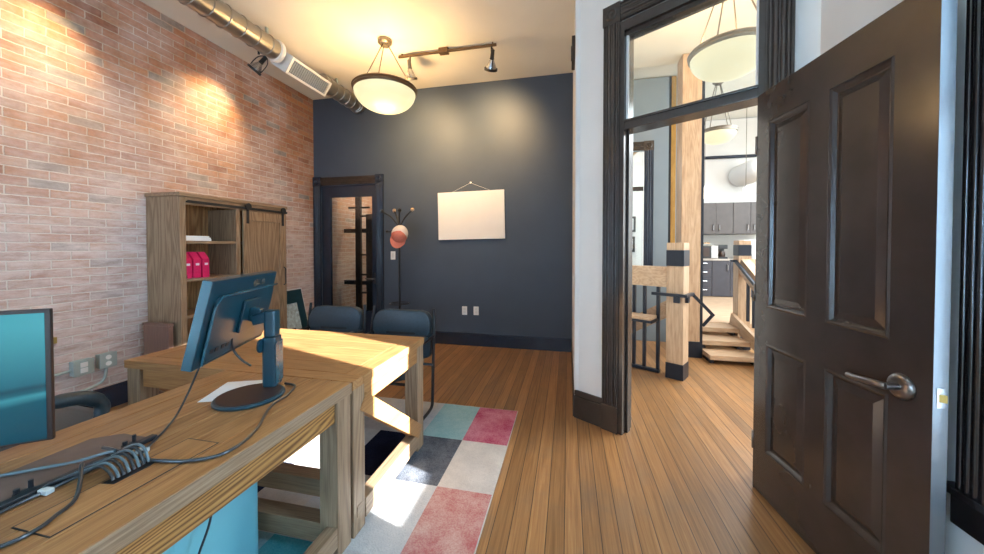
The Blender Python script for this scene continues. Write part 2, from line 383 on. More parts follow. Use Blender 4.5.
def empty(name, loc, label=None, cat=None, group=None, kind=None, rz=0.):
    o = bpy.data.objects.new(name, None); COL.objects.link(o); o.location = loc; o.rotation_euler = (0, 0, rz); o.empty_display_size = .05
    return tag(o, label, cat, group, kind)
def struct(mb, name, mats, parent=None, **k):
    o = mb.build(name, mats, parent, **k)
    if parent is None: o['kind'] = 'structure'
    return o
def kids(o): return [c for c in bpy.data.objects if c.parent == o]
def dup(o, loc, label=None, rz=None, parent=None):
    c = o.copy(); COL.objects.link(c)
    if parent is not None: c.parent = parent
    else:
        c.location = loc
        if rz is not None: c.rotation_euler = (0, 0, rz)
        if label: c['label'] = label
    for ch in kids(o): dup(ch, None, parent=c)
    return c
def rrect(w, h, r, n=5, cx=0., cz=0.):
    pts = []
    for sx, sz, a0 in ((1, 1, 0), (-1, 1, 90), (-1, -1, 180), (1, -1, 270)):
        rr = r if not isinstance(r, (tuple, list)) else (r[0] if sz > 0 else r[1])
        for i in range(n+1):
            a = math.radians(a0+90*i/n)
            pts.append((cx+sx*(w/2-rr)+rr*math.cos(a), cz+sz*(h/2-rr)+rr*math.sin(a)))
    return pts

# ------------------------------------------------------------------ room shell
XB, YB, XR, YF, ZC = -3.832, 4.621, 1.25, -2.0, 3.63
CX, CY_ = .055, 2.853                        # outside corner of the office and the door wall
P0 = (.363, 2.657); U = (.846, -.533)        # door wall: origin at the left plinth, running to the right
DW = frame2(P0[0], P0[1], U[0], U[1])        # local x along the wall, local +y to the hall, local z up
m = MB(); m.box(XB-.3, 6.0, YF-.2, 9.2, -.12, 0); struct(m, 'floor', M['floor'])
# brick wall (left) carried on past the back wall, where the glazed door shows it
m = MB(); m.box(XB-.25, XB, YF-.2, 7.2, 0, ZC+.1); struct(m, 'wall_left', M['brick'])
# back wall with door opening
DX0, DX1, DZ = -3.70, -2.755, 2.30
m = MB(); m.box(XB, DX0, YB, YB+.14, 0, ZC+.02); m.box(DX1, CX+.12, YB, YB+.14, 0, ZC+.02); m.box(DX0, DX1, YB, YB+.14, DZ, ZC+.02)
struct(m, 'wall_back', M['dark_wall'])
m = MB(); m.box(XB, CX+.125, YF-.2, YB, ZC, ZC+.12)
m.prism([(CX+.12, CY_+.02), (XR+.02, 2.10), (XR+.02, YF-.2), (CX+.12, YF-.2)], ZC, ZC+.12, 'xy')
struct(m, 'ceiling', M['ceiling'])
# office side wall, seen edge on
m = MB(); m.box(CX, CX+.12, CY_, YB, 0, ZC); struct(m, 'wall_right', M['white_wall'])
# door wall
TW = .13
m = MB(DW)
m.box(-.366, .02, .02, .02+TW, 0, ZC); m.box(.02, .815, .02, .02+TW, 3.0, ZC); m.box(.815, 1.06, .02, .02+TW, 0, ZC)
struct(m, 'wall_door', M['white_wall'])
# window wall on the right, opening y .70-1.39
WY0, WY1, WZ0, WZ1 = .70, 1.312, .577, 3.2
m = MB(); m.box(XR, XR+.22, WY1, 2.09, 0, ZC); m.box(XR, XR+.22, YF, WY0, 0, ZC); m.box(XR, XR+.22, WY0, WY1, 0, WZ0); m.box(XR, XR+.22, WY0, WY1, WZ1, ZC)
struct(m, 'wall_window', M['white_wall'])
# front wall behind the camera with two tall windows
m = MB()
fw = [(-3.45, -1.65), (-.95, .85)]
m.box(XB, fw[0][0], YF-.2, YF, 0, ZC); m.box(fw[0][1], fw[1][0], YF-.2, YF, 0, ZC); m.box(fw[1][1], XR+.22, YF-.2, YF, 0, ZC)
for a, b in fw: m.box(a, b, YF-.2, YF, 0, .55); m.box(a, b, YF-.2, YF, 3.25, ZC)
struct(m, 'wall_front', M['white_wall'])
for i, (a, b) in enumerate(fw):
    w = empty('window_%d' % (i+2), ((a+b)/2, YF-.1, .55), kind='structure')
    m = MB()
    m.box(a, b, YF-.14, YF-.06, .55, .62); m.box(a, b, YF-.14, YF-.06, 3.18, 3.25); m.box(a, a+.06, YF-.14, YF-.06, .62, 3.18); m.box(b-.06, b, YF-.14, YF-.06, .62, 3.18); m.box(a+.06, b-.06, YF-.13, YF-.07, 1.86, 1.92)
    m.build('window_frame', M['trim'], w)
    m = MB(); m.box(a+.06, b-.06, YF-.104, YF-.098, .62, 3.18); m.build('window_pane', M['window_glass'], w)

# baseboards
def base_prof(mb, x0, x1, y0, y1, h=.172):
    mb.box(x0, x1, y0, y1, 0, h-.035, .002, 1)
m = MB(); m.box(-2.65, CX-.001, YB-.018, YB-.001, 0, .13); m.box(-2.65, CX-.001, YB-.026, YB-.001, .13, .15, .003); m.box(-2.65, CX-.001, YB-.016, YB-.001, .15, .174, .004)
struct(m, 'baseboard_back', M['blue_trim'])
m = MB(); m.box(XB+.001, XB+.02, -1.9, YB-.03, 0, .15); m.box(XB+.001, XB+.028, -1.9, YB-.03, .15, .165, .003); m.box(XB+.001, XB+.016, -1.9, YB-.03, .165, .19, .003); struct(m, 'baseboard_left', M['blue_trim'])
m = MB(DW); m.box(-.365, -.127, -.004, .019, 0, .155); m.box(-.365, -.127, -.014, .019, .155, .178, .004); m.box(-.365, -.127, -.002, .019, .178, .222, .006)
struct(m, 'baseboard_door', M['trim'])
m = MB(); m.box(CX-.012, CX-.0005, CY_+.01, YB-.03, 0, .19); struct(m, 'baseboard_right', M['trim'])

def reeded(mb, w, z0, z1, y0=-.002, t=.02, horiz=None):
    """moulded casing board: local x 0..w, towards the room is -y; horiz=(x0,x1) lays it flat from z0"""
    reeds = [(.19, .009), (.37, .012), (.50, .007), (.63, .012), (.81, .009)]
    if horiz is None:
        mb.box(0, w, y0, y0+t, z0, z1)
        mb.box(0, .012, y0-.008, y0+.002, z0, z1, .003, 2); mb.box(w-.012, w, y0-.010, y0+.002, z0, z1, .003, 2)
        for c, r in reeds: mb.tube([(c*w, y0, z0), (c*w, y0, z1)], r, 14)
    else:
        x0, x1 = horiz
        mb.box(x0, x1, y0, y0+t, z0, z0+w)
        mb.box(x0, x1, y0-.008, y0+.002, z0, z0+.012, .003, 2); mb.box(x0, x1, y0-.010, y0+.002, z0+w-.012, z0+w, .003, 2)
        for c, r in reeds: mb.tube([(x0, y0, z0+c*w), (x1, y0, z0+c*w)], r, 14)
def bulls(mb, w, z0, h, y0=-.014):
    mb.box(0, w, y0, .018, z0, z0+h, .003)
    mt = Matrix.Translation((w/2, y0, z0+h/2)) @ Matrix.Rotation(PI/2, 4, 'X')
    mb.lathe([(.0, .012), (.010, .011), (.014, .002), (.022, .002), (.028, .009), (.036, .010), (.044, .002), (.047, -.001)], mat=mt, n=24)
# transom doorway: casings, head, blocks, plinths, jambs
def at(dx): return DW @ Matrix.Translation((dx, 0, 0))
tr = empty('trim_1', (P0[0], P0[1], 0), kind='structure')
m = MB(at(-.125)); reeded(m, .125, .197, 3.004); m.build('casing', M['trim'], tr)
m = MB(at(.829)); reeded(m, .125, .197, 3.004); m.build('casing', M['trim'], tr)
m = MB(at(0)); reeded(m, .125, 3.012, 3.14, horiz=(.006, .823)); m.build('head_casing', M['trim'], tr)
m = MB(at(-.130)); bulls(m, .134, 3.004, .142); m.build('corner_block', M['trim'], tr)
m = MB(at(.825)); bulls(m, .134, 3.004, .142); m.build('corner_block', M['trim'], tr)
m = MB(at(-.126)); m.box(0, .127, -.016, .018, 0, .196, .004); m.build('plinth', M['trim'], tr)
m = MB(at(.828)); m.box(0, .127, -.016, .018, 0, .196, .004); m.build('plinth', M['trim'], tr)
m = MB(DW); m.box(.0, .03, .002, .165, 0, 3.0); m.box(.03, .045, .06, .11, 0, 2.23, .002); m.build('jamb', M['trim'], tr)
m = MB(DW); m.box(.80, .83, .002, .165, 0, 3.0); m.build('jamb', M['trim'], tr)
m = MB(DW); m.box(.03, .80, .002, .165, 2.93, 3.0); m.box(.03, .80, .03, .05, 2.90, 2.93); m.build('head_jamb', M['trim'], tr)
m = MB(DW); m.box(.03, .80, .004, .150, 2.222, 2.275, .004); m.box(.03, .80, -.006, .05, 2.275, 2.29, .004); m.build('transom_bar', M['trim'], tr)
m = MB(DW); m.box(.032, .046, .03, .05, 2.29, 2.90); m.box(.784, .798, .03, .05, 2.29, 2.90); m.build('glazing_bead', M['plate'], tr)
m = MB(DW); m.box(.031, .799, .056, .062, 2.291, 2.929); m.build('transom_pane', M['glass'], tr)

# open panel door: hinge (1.039,2.231), leaf runs towards the camera
dr = empty('door_1', (1.039, 2.231, 0), 'dark espresso four panel door swung open with pewter lever', None, kind='structure')
DL = frame2(1.037, 2.228, .107, -.994)       # local x hinge->latch, local +y away from the office side
HT, LW, TH = 2.222, .872, .044
us = [(.098, .366), (.472, .736)]; zs = [(.262, .853), (1.052, 2.05)]
m = MB(DL)
m.box(0, us[0][0], 0, TH, .012, HT); m.box(us[0][1], us[1][0], 0, TH, .012, HT); m.box(us[1][1], LW, 0, TH, .012, HT)
for a, b in us:
    m.box(a, b, 0, TH, .012, zs[0][0]); m.box(a, b, 0, TH, zs[0][1], zs[1][0]); m.box(a, b, 0, TH, zs[1][1], HT)
m.build('door_leaf', M['door'], dr)
def dpanel(a, b, z0, z1):
    m = MB(DL)
    m.box(a, b, .014, .03, z0, z1)
    def loop(i, d): return [(a+i, d, z0+i), (b-i, d, z0+i), (b-i, d, z1-i), (a+i, d, z1-i)]
    for (i0, d0), (i1, d1) in [((-.001, 0), (.006, -.004)), ((.006, -.004), (.014, .001)), ((.014, .001), (.024, .013)), ((.030, .0139), (.058, .005))]:
        A, B = loop(i0, d0), loop(i1, d1)
        for k in range(4): m.quad(A[k], A[(k+1) % 4], B[(k+1) % 4], B[k])
    A = loop(.058, .005); m.quad(*A)
    return m.build('door_panel', M['door'], dr)
for a, b in us:
    for z0, z1 in zs: dpanel(a, b, z0, z1)
hd = empty('door_handle', (0, 0, 0)); hd.parent = dr
rot = DL @ Matrix.Translation((.782, -.0005, .90)) @ Matrix.Rotation(PI/2, 4, 'X')
m = MB(); m.lathe([(0, .016), (.030, .015), (.040, .010), (.044, .003), (.044, 0)], mat=rot, n=32); m.build('rose', M['pewter'], hd)
m = MB(DL); m.tube([(.782, -.014, .90), (.782, -.056, .90)], .0125, 14)
m.tube([(.782, -.052, .90), (.765, -.060, .90), (.72, -.060, .896), (.67, -.054, .889), (.635, -.046, .886)], [.0125, .0125, .012, .011, .010, .0095], 12); m.build('lever', M['pewter'], hd)
m = MB(DL); m.box(LW+.0001, LW+.0012, .0005, TH-.0005, .014, HT-.002); m.build('edge_sheen_strip', M['edge_sheen'], dr)  # window light reflected on the latch edge, painted as a paler strip
m = MB(DL); m.box(LW+.0013, LW+.0025, .010, .034, .868, .932); m.build('latch_plate', M['pewter'], dr)
m = MB(DL); m.prism([(LW+.0026, .016), (LW+.0026, .030), (LW+.012, .030)], .888, .912, 'xy'); m.build('latch_bolt', M['brass'], dr)
for z in (.28, 1.12, 1.95):
    m = MB(DL); m.tube([(-.004, .0, z-.05), (-.004, .0, z+.05)], .006, 8); m.build('hinge', M['pewter'], dr)

# right hand window
wn = empty('window_1', (XR, 1.04, .6), kind='structure')
WT = Matrix(((0, -1, 0, XR), (-1, 0, 0, 0), (0, 0, 1, 0), (0, 0, 0, 1)))
def wcas(y0):   # casing on x=XR facing -x, from y0 upwards .095
    T = Matrix(((0, 1, 0, XR-.001), (1, 0, 0, y0), (0, 0, 1, 0), (0, 0, 0, 1)))
    m = MB(T); m.box(0, .09, -.02, 0, .606, 3.2)
    for c, r in ((.010, .009), (.034, .010), (.056, .010), (.080, .009)): m.tube([(c, -.02, .606), (c, -.02, 3.2)], r, 14)
    return m.build('window_casing', M['window_trim'], wn)
wcas(WY1-.002); wcas(WY0-.088)
m = MB(); m.box(XR-.04, XR+.12, WY0-.12, WY1+.12, .578, .605, .005); m.build('window_stool', M['window_trim'], wn)
m = MB(); m.box(XR-.026, XR-.001, WY0-.10, WY1+.10, .480, .577, .004); m.build('window_apron', M['window_trim'], wn)
m = MB(); m.box(XR+.02, XR+.2, WY1-.014, WY1-.001, .606, 3.19); m.box(XR+.02, XR+.2, WY0+.001, WY0+.022, .606, 3.19); m.build('window_jamb', M['plate'], wn)
m = MB(); a, b = WY0+.022, WY1-.014
m.box(XR+.10, XR+.145, b-.05, b, .606, 3.19); m.box(XR+.10, XR+.145, a, a+.115, .606, 3.19); m.box(XR+.10, XR+.145, a+.115, b-.05, .606, .625); m.box(XR+.10, XR+.145, a+.115, b-.05, 3.11, 3.19); m.box(XR+.10, XR+.145, a+.115, b-.05, 1.88, 1.93)
m.build('window_frame', M['plate'], wn)
m = MB(); m.box(XR+.12, XR+.126, a+.114, b-.049, .625, 3.11); m.build('window_pane', M['window_glass'], wn)
m = MB(); m.prism([(XR+.225, 3.30), (XR+1.15, 2.22), (XR+1.15, 2.26), (XR+.225, 3.34)], WY0-.6, WY1+.5, 'xz'); struct(m, 'added_sun_canopy', M['trim'])   # unseen canopy, added outside the window to keep sun off the bookcase

# back door, glazed
bt = empty('trim_3', (-3.23, YB, 0), kind='structure')
BT = Matrix.Translation((0, YB-.001, 0))
def bc(x): return Matrix.Translation((x, YB-.021, 0))
m = MB(bc(-3.82)); reeded(m, .12, .2, 2.30); m.build('casing', M['blue_trim'], bt)
m = MB(bc(-2.765)); reeded(m, .12, .2, 2.30); m.build('casing', M['blue_trim'], bt)
m = MB(bc(0)); reeded(m, .12, 2.31, 2.43, horiz=(-3.69, -2.77)); m.build('head_casing', M['trim'], bt)
for x in (-3.825, -2.77): m = MB(bc(x)); bulls(m, .13, 2.30, .142); m.build('corner_block', M['blue_trim'], bt)
for x in (-3.822, -2.766): m = MB(bc(x)); m.box(0, .122, -.016, .018, 0, .2, .004); m.build('plinth', M['blue_trim'], bt)
d2 = empty('door_2', (-3.69, YB+.03, 0), kind='structure')
m = MB(); x0, x1 = -3.70, -2.757; y0, y1 = YB+.012, YB+.055
m.box(x0, -3.555, y0, y1, .01, 2.298); m.box(-2.845, x1, y0, y1, .01, 2.298); m.box(-3.555, -2.845, y0, y1, .01, .42); m.box(-3.555, -2.845, y0, y1, 2.128, 2.298)
m.build('door_leaf', M['blue_trim'], d2)
m = MB(); m.box(-3.556, -2.844, YB+.03, YB+.036, .419, 2.129); m.build('door_pane', M['glass'], d2)
h = empty('door_handle', (0, 0, 0)); h.parent = d2
m = MB(); m.box(-2.825, -2.785, y0-.008, y0, .83, .99, .003); m.build('escutcheon', M['black'], h)
m = MB(); m.tube([(-2.805, y0-.008, .905), (-2.805, y0-.05, .905), (-2.82, y0-.055, .905), (-2.93, y0-.055, .905)], .010, 10, smooth=0); m.build('lever', M['pewter'], h)
# passage behind the glazed door: side wall, end wall of brick, black grid screen
m = MB(); m.box(-2.55, -2.43, YB+.14, 7.0, 0, 3.0); struct(m, 'wall_passage', M['dark_wall'])
m = MB(); m.box(XB, -2.43, 6.9, 7.1, 0, 3.0); struct(m, 'wall_end', M['brick'])
m = MB(); m.box(XB, -2.43, YB+.14, 7.1, 3.0, 3.1); struct(m, 'ceiling_passage', M['ceiling'])
gs = empty('glazed_screen', (-3.45, 5.3, 0), 'black steel gridded screen seen through the glazed back door', 'screen')
m = MB(); m.box(-3.557, -3.468, 5.27, 5.33, 0, 2.35); m.build('post', M['black'], gs)
m = MB(); m.box(-3.36, -2.95, 5.28, 5.32, 0, 1.93); m.build('panel', M['black'], gs)
for z in (1.90, 1.24, .90, .59, .27):
    m = MB(); m.box(-3.468, -3.36, 5.285, 5.315, z-.014, z+.014); m.build('crossbar', M['black'], gs)
for z in (1.65, .765):
    m = MB(); m.box(-3.78, -3.557, 5.27, 5.33, z-.035, z+.035); m.build('bracket', M['black'], gs)
    m = MB(); m.box(-3.42, -3.22, 5.25, 5.279, z-.035, z+.035); m.build('bracket', M['black'], gs)
m = MB(); m.box(-3.70, -3.30, 5.285, 5.315, 2.03, 2.06); m.build('crossbar', M['black'], gs)

# ------------------------------------------------------------------ rug
RX = [-2.32, -2.0, -1.68, -1.36, -1.04, -.725, -.405]
RY = [.40, .88, 1.36, 1.835, 2.315, 2.825]
rp = [  # rows from the front, columns from the left
    ['grey', 'rose', 'pale', 'aqua', 'aqua', 'beige'],
    ['slate', 'beige', 'teal', 'aqua', 'grey', 'white'],
    ['grey', 'navy', 'white', 'pale', 'pale', 'rose'],
    ['rose', 'white', 'pale', 'navy', 'slate', 'white'],
    ['teal', 'grey', 'grey', 'grey', 'teal', 'pink']]
rk = list(R)
m = MB()
for j in range(5):
    for i in range(6):
        m.mi = rk.index(rp[j][i]); m.quad((RX[i], RY[j], .011), (RX[i+1], RY[j], .011), (RX[i+1], RY[j+1], .011), (RX[i], RY[j+1], .011))
m.mi = rk.index('white')
m.box(RX[0]-.004, RX[-1]+.004, RY[0]-.004, RY[-1]+.004, .0005, .0105)
tag(m.build('area_rug', [R[k] for k in rk]), 'multicoloured checked area rug under the desks on the wooden floor', 'rug')

# ------------------------------------------------------------------ desks
T = .755; Z0 = .0115
def planks(mb, x0, x1, y0, y1, z0, z1, n, along):
    g = .0012
    for i in range(n):
        if along == 'x': a, b = y0+(y1-y0)*i/n, y0+(y1-y0)*(i+1)/n; mb.box(x0, x1, a+g, b-g, z0, z1, .0018, 1)
        else: a, b = x0+(x1-x0)*i/n, x0+(x1-x0)*(i+1)/n; mb.box(a+g, b-g, y0, y1, z0, z1, .0018, 1)
SEAM = 1.405
# far desk: x -2.385..-.97, y SEAM..2.217
fd = empty('desk', (-1.735, 1.81, Z0), 'far trestle desk in weathered oak, sunlit, in front of the two black chairs', 'desk')
x0, x1, y0, y1 = -2.385, -.968, SEAM+.003, 2.217
m = MB(); m.box(x0, x1, y0, y0+.085, .712, T, .003); m.box(x0, x1, y1-.085, y1, .712, T, .003); planks(m, x0+.098, x1-.098, y0+.087, y1-.087, .712, T, 5, 'x')
top = m.build('desktop', M['oak_x'], fd)
for xa in (x0, x1-.096): m = MB(); m.box(xa, xa+.096, y0+.0865, y1-.0865, .7121, T, .002); m.build('breadboard_end', M['oak_y'], top)
LG = .092
for xa in (x0+.012, x1-.004-LG):
    for ya in (y0+.006, y1-.008-LG):
        m = MB(); m.box(xa, xa+LG, ya, ya+LG, Z0, .711, .004); m.build('leg', M['old_z'], fd)
for xa in (x0+.022, x1-.036):
    m = MB(); m.box(xa, xa+.028, y0+LG+.007, y1-LG-.009, .610, .7115, .002); m.build('side_apron', M['oak_y'], fd)
    xc = xa+.014
    m = MB(); m.beam((xc, y0+LG-.01, .63), (xc, y1-LG+.02, .135), .05, .085); m.build('diagonal_brace', M['oak_y'], fd)
    m = MB(); m.box(xc-.045, xc+.022, y0+LG+.007, y1-LG-.009, .045, .14, .003); m.build('stretcher', M['old_y'], fd)
for ya in (y0+.02, y1-.05):
    m = MB(); m.box(x0+LG+.013, x1-LG-.005, ya, ya+.028, .610, .7115, .002); m.build('apron', M['oak_x'], fd)
m = MB(); m.box(x0+LG+.013, x1-LG-.005, y0+.02, y0+.095, .17, .255, .003); m.build('stretcher', M['old_x'], fd)
m = MB(); m.box(x1-.0035, x1-.0015, y0+.03, y0+.075, .095, .145, .0005); m.build('peg_plug', M['old_y'], fd)
# near desk: x -1.69..-.97, y .02..SEAM
nd = empty('desk', (-1.33, .71, Z0), 'near weathered oak desk carrying the cables, joined end-on to the sunlit desk', 'desk')
x0, x1, y0, y1 = -1.69, -.972, .02, SEAM-.003
m = MB(); planks(m, x0, x1, y0, y1, .705, T, 7, 'y'); top = m.build('desktop', M['oak_y'], nd)
m = MB(); m.box(x1-.0012, x1+.003, y0+.001, y1-.001, .7055, .7535, .001, 1); m.build('edge_band', M['old_y'], top)
m = MB(); m.box(-1.202, -1.086, .51, .872, T+.0003, T+.0012); fl = m.build('cable_flap', M['oak_y'], nd)
m = MB()
for a in ((-1.205, -1.202, .507, .875), (-1.086, -1.083, .507, .875), (-1.202, -1.086, .507, .510), (-1.202, -1.086, .872, .875)): m.box(a[0], a[1], a[2], a[3], T+.0002, T+.0014)
m.build('flap_joint', M['black'], fl)
m = MB(); m.prism([(-1.198, .655), (-1.162, .66), (-1.158, .74), (-1.17, .765), (-1.198, .765)], T+.0013, T+.0018, 'xy'); m.build('cable_slot', M['black'], nd)
for xa in (x0+.004, x1-.004-LG):
    for ya in (y0+.01, y1-.003-LG):
        m = MB(); m.box(xa, xa+LG, ya, ya+LG, Z0, .7045, .004); m.build('leg', M['old_z'], nd)
for xa in (x0+.010, x1-.036):
    m = MB(); m.box(xa-.008, xa+.020, y0+LG+.011, y1-LG-.004, .612, .7045, .002); m.build('side_apron', M['oak_apron'], nd)
    m = MB(); m.box(xa-.025, xa+.03, y0+LG+.011, y1-LG-.004, .062, .150, .003); m.build('stretcher', M['old_y'], nd)
for ya in (y0+.02, y1-.06):
    m = MB(); m.box(x0+LG+.005, x1-LG-.005, ya, ya+.028, .612, .7045, .002); m.build('apron', M['oak_x'], nd)
    m = MB(); m.box(x0+LG+.005, x1-LG-.005, ya-.03, ya+.045, .062, .150, .003); m.build('stretcher', M['old_x'], nd)
# brown flip cover and black power rail on the near desk
cc = empty('cable_cover', (-1.40, .69, T+.001), 'flat brown cable cover with a black power rail lying on the near desk', 'cable cover')
m = MB(); m.prism([(-1.505, .535), (-1.325, .535), (-1.325, .846), (-1.44, .846), (-1.505, .80)], T+.001, T+.004, 'xy'); m.build('cover_plate', M['walnut'], cc)
m = MB(); m.box(-1.324, -1.302, .50, .852, T+.001, T+.014, .002); m.build('power_rail', M['black'], cc)
for y in (.585, .80):
    m = MB(); m.box(-1.345, -1.326, y-.017, y+.017, T+.0042, T+.011, .002); m.tube([(-1.338, y+.012, T+.010), (-1.338, y+.012, T+.030)], .005, 8); m.tube([(-1.337, y-.012, T+.010), (-1.337, y-.012, T+.022)], .006, 8); m.build('clamp', M['black'], cc)

# paper under the monitor stand
m = MB(frame2(-1.47, 1.19, -.38, .93)); m.box(-.105, .105, -.14, .02, T+.0006, T+.0014); tag(m.build('paper_sheet', M['paper']), 'white sheet of paper on the desk beside the monitor stand', 'paper')

# ------------------------------------------------------------------ monitors
mn = empty('monitor', (-1.285, 1.165, T), 'blue-black computer monitor seen from behind on its round stand', 'monitor')
mT = frame2(-1.372, 1.212, -.38, .925, .0)             # local x along the panel to the far end, local y to the left (screen side)
tilt = mT @ Matrix.Translation((0, 0, 1.095)) @ Matrix.Rotation(math.radians(13), 4, 'X')
m = MB(tilt); m.box(-.262, .255, -.004, .030, -.165, .165, .004); m.build('housing', M['plastic'], mn)
m = MB(tilt); m.prism(rrect(.46, .255, .03, 4, .005, -.022), -.016, -.0045, 'xz', .010); m.build('back_cover', M['plastic'], mn)
m = MB(tilt)
pts = [(-.235, -.150), (-.235, .072), (-.205, .105), (.252, .105)]
for (a, b), (c, d) in zip(pts, pts[1:]): m.beam((a, -.018, b), (c, -.018, d), .006, .008, .002, (0, 1, 0))
m.build('cover_ridge', M['plastic_face'], mn)
m = MB(tilt); m.box(-.2645, -.2622, -.003, .029, -.163, .163, .001); m.box(-.256, .25, .0302, .031, -.155, .155); m.build('bezel', M['plastic_face'], mn)
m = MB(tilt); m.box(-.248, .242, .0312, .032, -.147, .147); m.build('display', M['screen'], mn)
m = MB(tilt); m.prism(rrect(.13, .14, .008, 2, .02, -.005), -.030, -.0165, 'xz', .004); m.box(.0, .04, -.075, -.03, -.03, .03, .006); m.build('mount_plate', M['plastic'], mn)
m = MB(tilt)
m.tube([(.055+.0145*math.cos(2*PI*k/14), -.0065, .128+.0145*math.sin(2*PI*k/14)) for k in range(15)], .0022, 6, smooth=0)
m.box(.053, .057, -.0085, -.005, .122, .136); m.box(.055, .063, -.0085, -.005, .122, .125)
m.box(.083, .087, -.0085, -.005, .116, .141); m.box(.087, .099, -.0085, -.005, .116, .120)
gx = .122
m.tube([(gx+.0115*math.cos(a), -.0065, .1285+.0115*math.sin(a)) for a in [math.radians(40+i*22) for i in range(15)]], .002, 6, smooth=0); m.box(gx+.002, gx+.013, -.0085, -.005, .1265, .1305)
m.build('logo', M['nickel'], mn)
m = MB(tilt)
for x in (-.20, -.17, -.13, -.10): m.box(x, x+.02, -.0185, -.016, -.115, -.10)
m.build('port_strip', M['black'], mn)
sb = mT @ Matrix.Translation((.02, -.112, 0))
m = MB(); m.lathe([(.0, .0005), (.122, .0005), (.126, .004), (.126, .009), (.120, .014), (.05, .017), (0, .018)], loc=(-1.283, 1.168, T), n=48); base = m.build('stand_base', M['plastic'], mn)
m = MB(); m.lathe([(.112, 0), (.112, .0012), (0, .0042)], loc=(-1.283, 1.168, T+.0146), n=48); m.build('base_inlay', M['base_brown'], base)
m = MB(sb); m.prism(rrect(.074, .056, .012, 3, 0, 0), T+.016, .985, 'xy', .004); col = m.build('stand_column', M['plastic'], mn)
m = MB(sb); m.prism(rrect(.060, .046, .01, 3, 0, 0), .986, 1.10, 'xy', .006); m.build('column_slide', M['plastic'], col)
m = MB(sb); m.beam((0, .005, 1.075), (0, .07, 1.06), .055, .045, .006); m.build('column_head', M['plastic'], mn)
m = MB(sb); m.box(-.036, .036, -.0298, -.0282, T+.03, .965, .0005); m.build('column_face', M['plastic_face'], col)
m = MB(sb); m.lathe([(0, 0), (.028, 0), (.03, .004), (.028, .008), (0, .008)], mat=Matrix.Translation((-.045, .03, .955)) @ Matrix.Rotation(PI/2, 4, 'X'), n=20); m.build('cable_clip', M['plastic'], mn)
# the other monitor, turned so that its screen shows
m2 = empty('monitor', (-1.75, .62, T), 'dark framed monitor with a teal reflection painted on its screen at the desk edge', 'monitor')
lT = frame2(-1.548, .736, .80, .60) @ Matrix.Translation((0, 0, .99))
m = MB(lT); m.box(-.62, 0, .002, .016, -.205, .20, .003); m.build('housing', M['base_brown'], m2)
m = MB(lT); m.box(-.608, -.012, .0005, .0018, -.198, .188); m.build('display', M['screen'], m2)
m = MB(lT); m.box(-.36, -.26, .017, .075, -.15, .05, .01); m.box(-.34, -.28, .076, .11, -.21, .0, .01); m.build('stand_column', M['plastic'], m2)
m = MB(lT); m.prism(rrect(.26, .17, .05, 5, -.31, .13), -.2345, -.222, 'xy', .003); m.build('stand_base', M['plastic'], m2)

# ------------------------------------------------------------------ cords on the near desk
def cord(name, pts, r, label, group=None, mat='rubber', cat='cable', n=8):
    m = MB(); m.tube(pts, r, n, smooth=2); return tag(m.build(name, M[mat]), label, cat, group)
zc = T+.0062
cord('black_cable', [(-1.292, .668, T+.033), (-1.27, .655, T+.034), (-1.235, .635, T+.018), (-1.176, .594, zc), (-1.15, .55, zc), (-1.134, .515, zc), (-1.14, .47, zc), (-1.20, .40, zc), (-1.30, .33, zc)], .0045, 'black cord crossing the wooden flap towards the near corner of the desk')
cord('monitor_cable', [(-1.363, .752, T+.020), (-1.30, .742, T+.026), (-1.212, .748, T+.010), (-1.13, .760, zc), (-1.065, .776, zc), (-1.01, .814, zc), (-1.002, .88, zc), (-1.035, .97, zc), (-1.087, 1.05, zc), (-1.13, 1.13, zc), (-1.145, 1.22, zc), (-1.185, 1.30, zc), (-1.25, 1.315, zc)], .005, 'black cable looping over the oak flap and round the monitor stand')
cord('video_cable', [(-1.238, .772, T+.012), (-1.285, .83, zc), (-1.328, .891, zc), (-1.40, .98, T+.012), (-1.42, 1.035, T+.07), (-1.38, 1.06, T+.19), (-1.355, 1.09, T+.225)], .0036, 'thin black cable rising to the lower back edge of the monitor')
cord('network_cable', [(-1.275, .728, T+.036), (-1.31, .715, T+.028), (-1.36, .69, T+.016), (-1.42, .655, T+.0115), (-1.50, .60, T+.0095), (-1.60, .52, zc), (-1.66, .42, zc)], .0042, 'grey-blue cable running across the brown cover to the left monitor', mat='teal_cord')
cord('stand_cable', [(-1.355, 1.155, 1.0), (-1.36, 1.165, .95), (-1.345, 1.185, .905), (-1.31, 1.20, .875)], .0045, 'black cable hanging in a curve behind the monitor column')
grp = 'looped cables bundled at the slot'
for k in range(8):
    y1 = .668+.0115*k; y0 = .600+.019*k; h = .020+.0022*k
    pts = [(-1.299, y0, T+.0155), (-1.285, y0+.03, T+.019), (-1.262, y1-.006, T+h), (-1.230, y1+.003, T+h+.012), (-1.200, y1+.003, T+h+.004), (-1.182, y1, T+.014), (-1.176, y1-.001, T+.0055)]
    m = MB(); m.tube(pts, .0036, 8, smooth=2); tag(m.build('looped_cable', M[('rubber', 'teal_cord')[k % 2]]), 'dark cable looping from the black rail into the desk slot', 'cable', grp)
cord('rail_cable', [(-1.29, .705, T+.0065), (-1.285, .66, T+.008), (-1.288, .60, T+.0065), (-1.29, .55, zc), (-1.285, .49, zc)], .0042, 'cable lying along the black power rail')
for i, (x, y, rz, lab) in enumerate(((-1.255, .782, .5, 'clear plastic plug at the end of the thin monitor cable'), (-1.285, .598, .1, 'clear plastic plug lying against the power rail'))):
    m = MB(frame2(x, y, math.cos(rz), math.sin(rz))); m.box(-.014, .014, -.008, .008, T+.0016, T+.014, .002); tag(m.build('cable_plug', M['clearplug']), lab, 'plug')

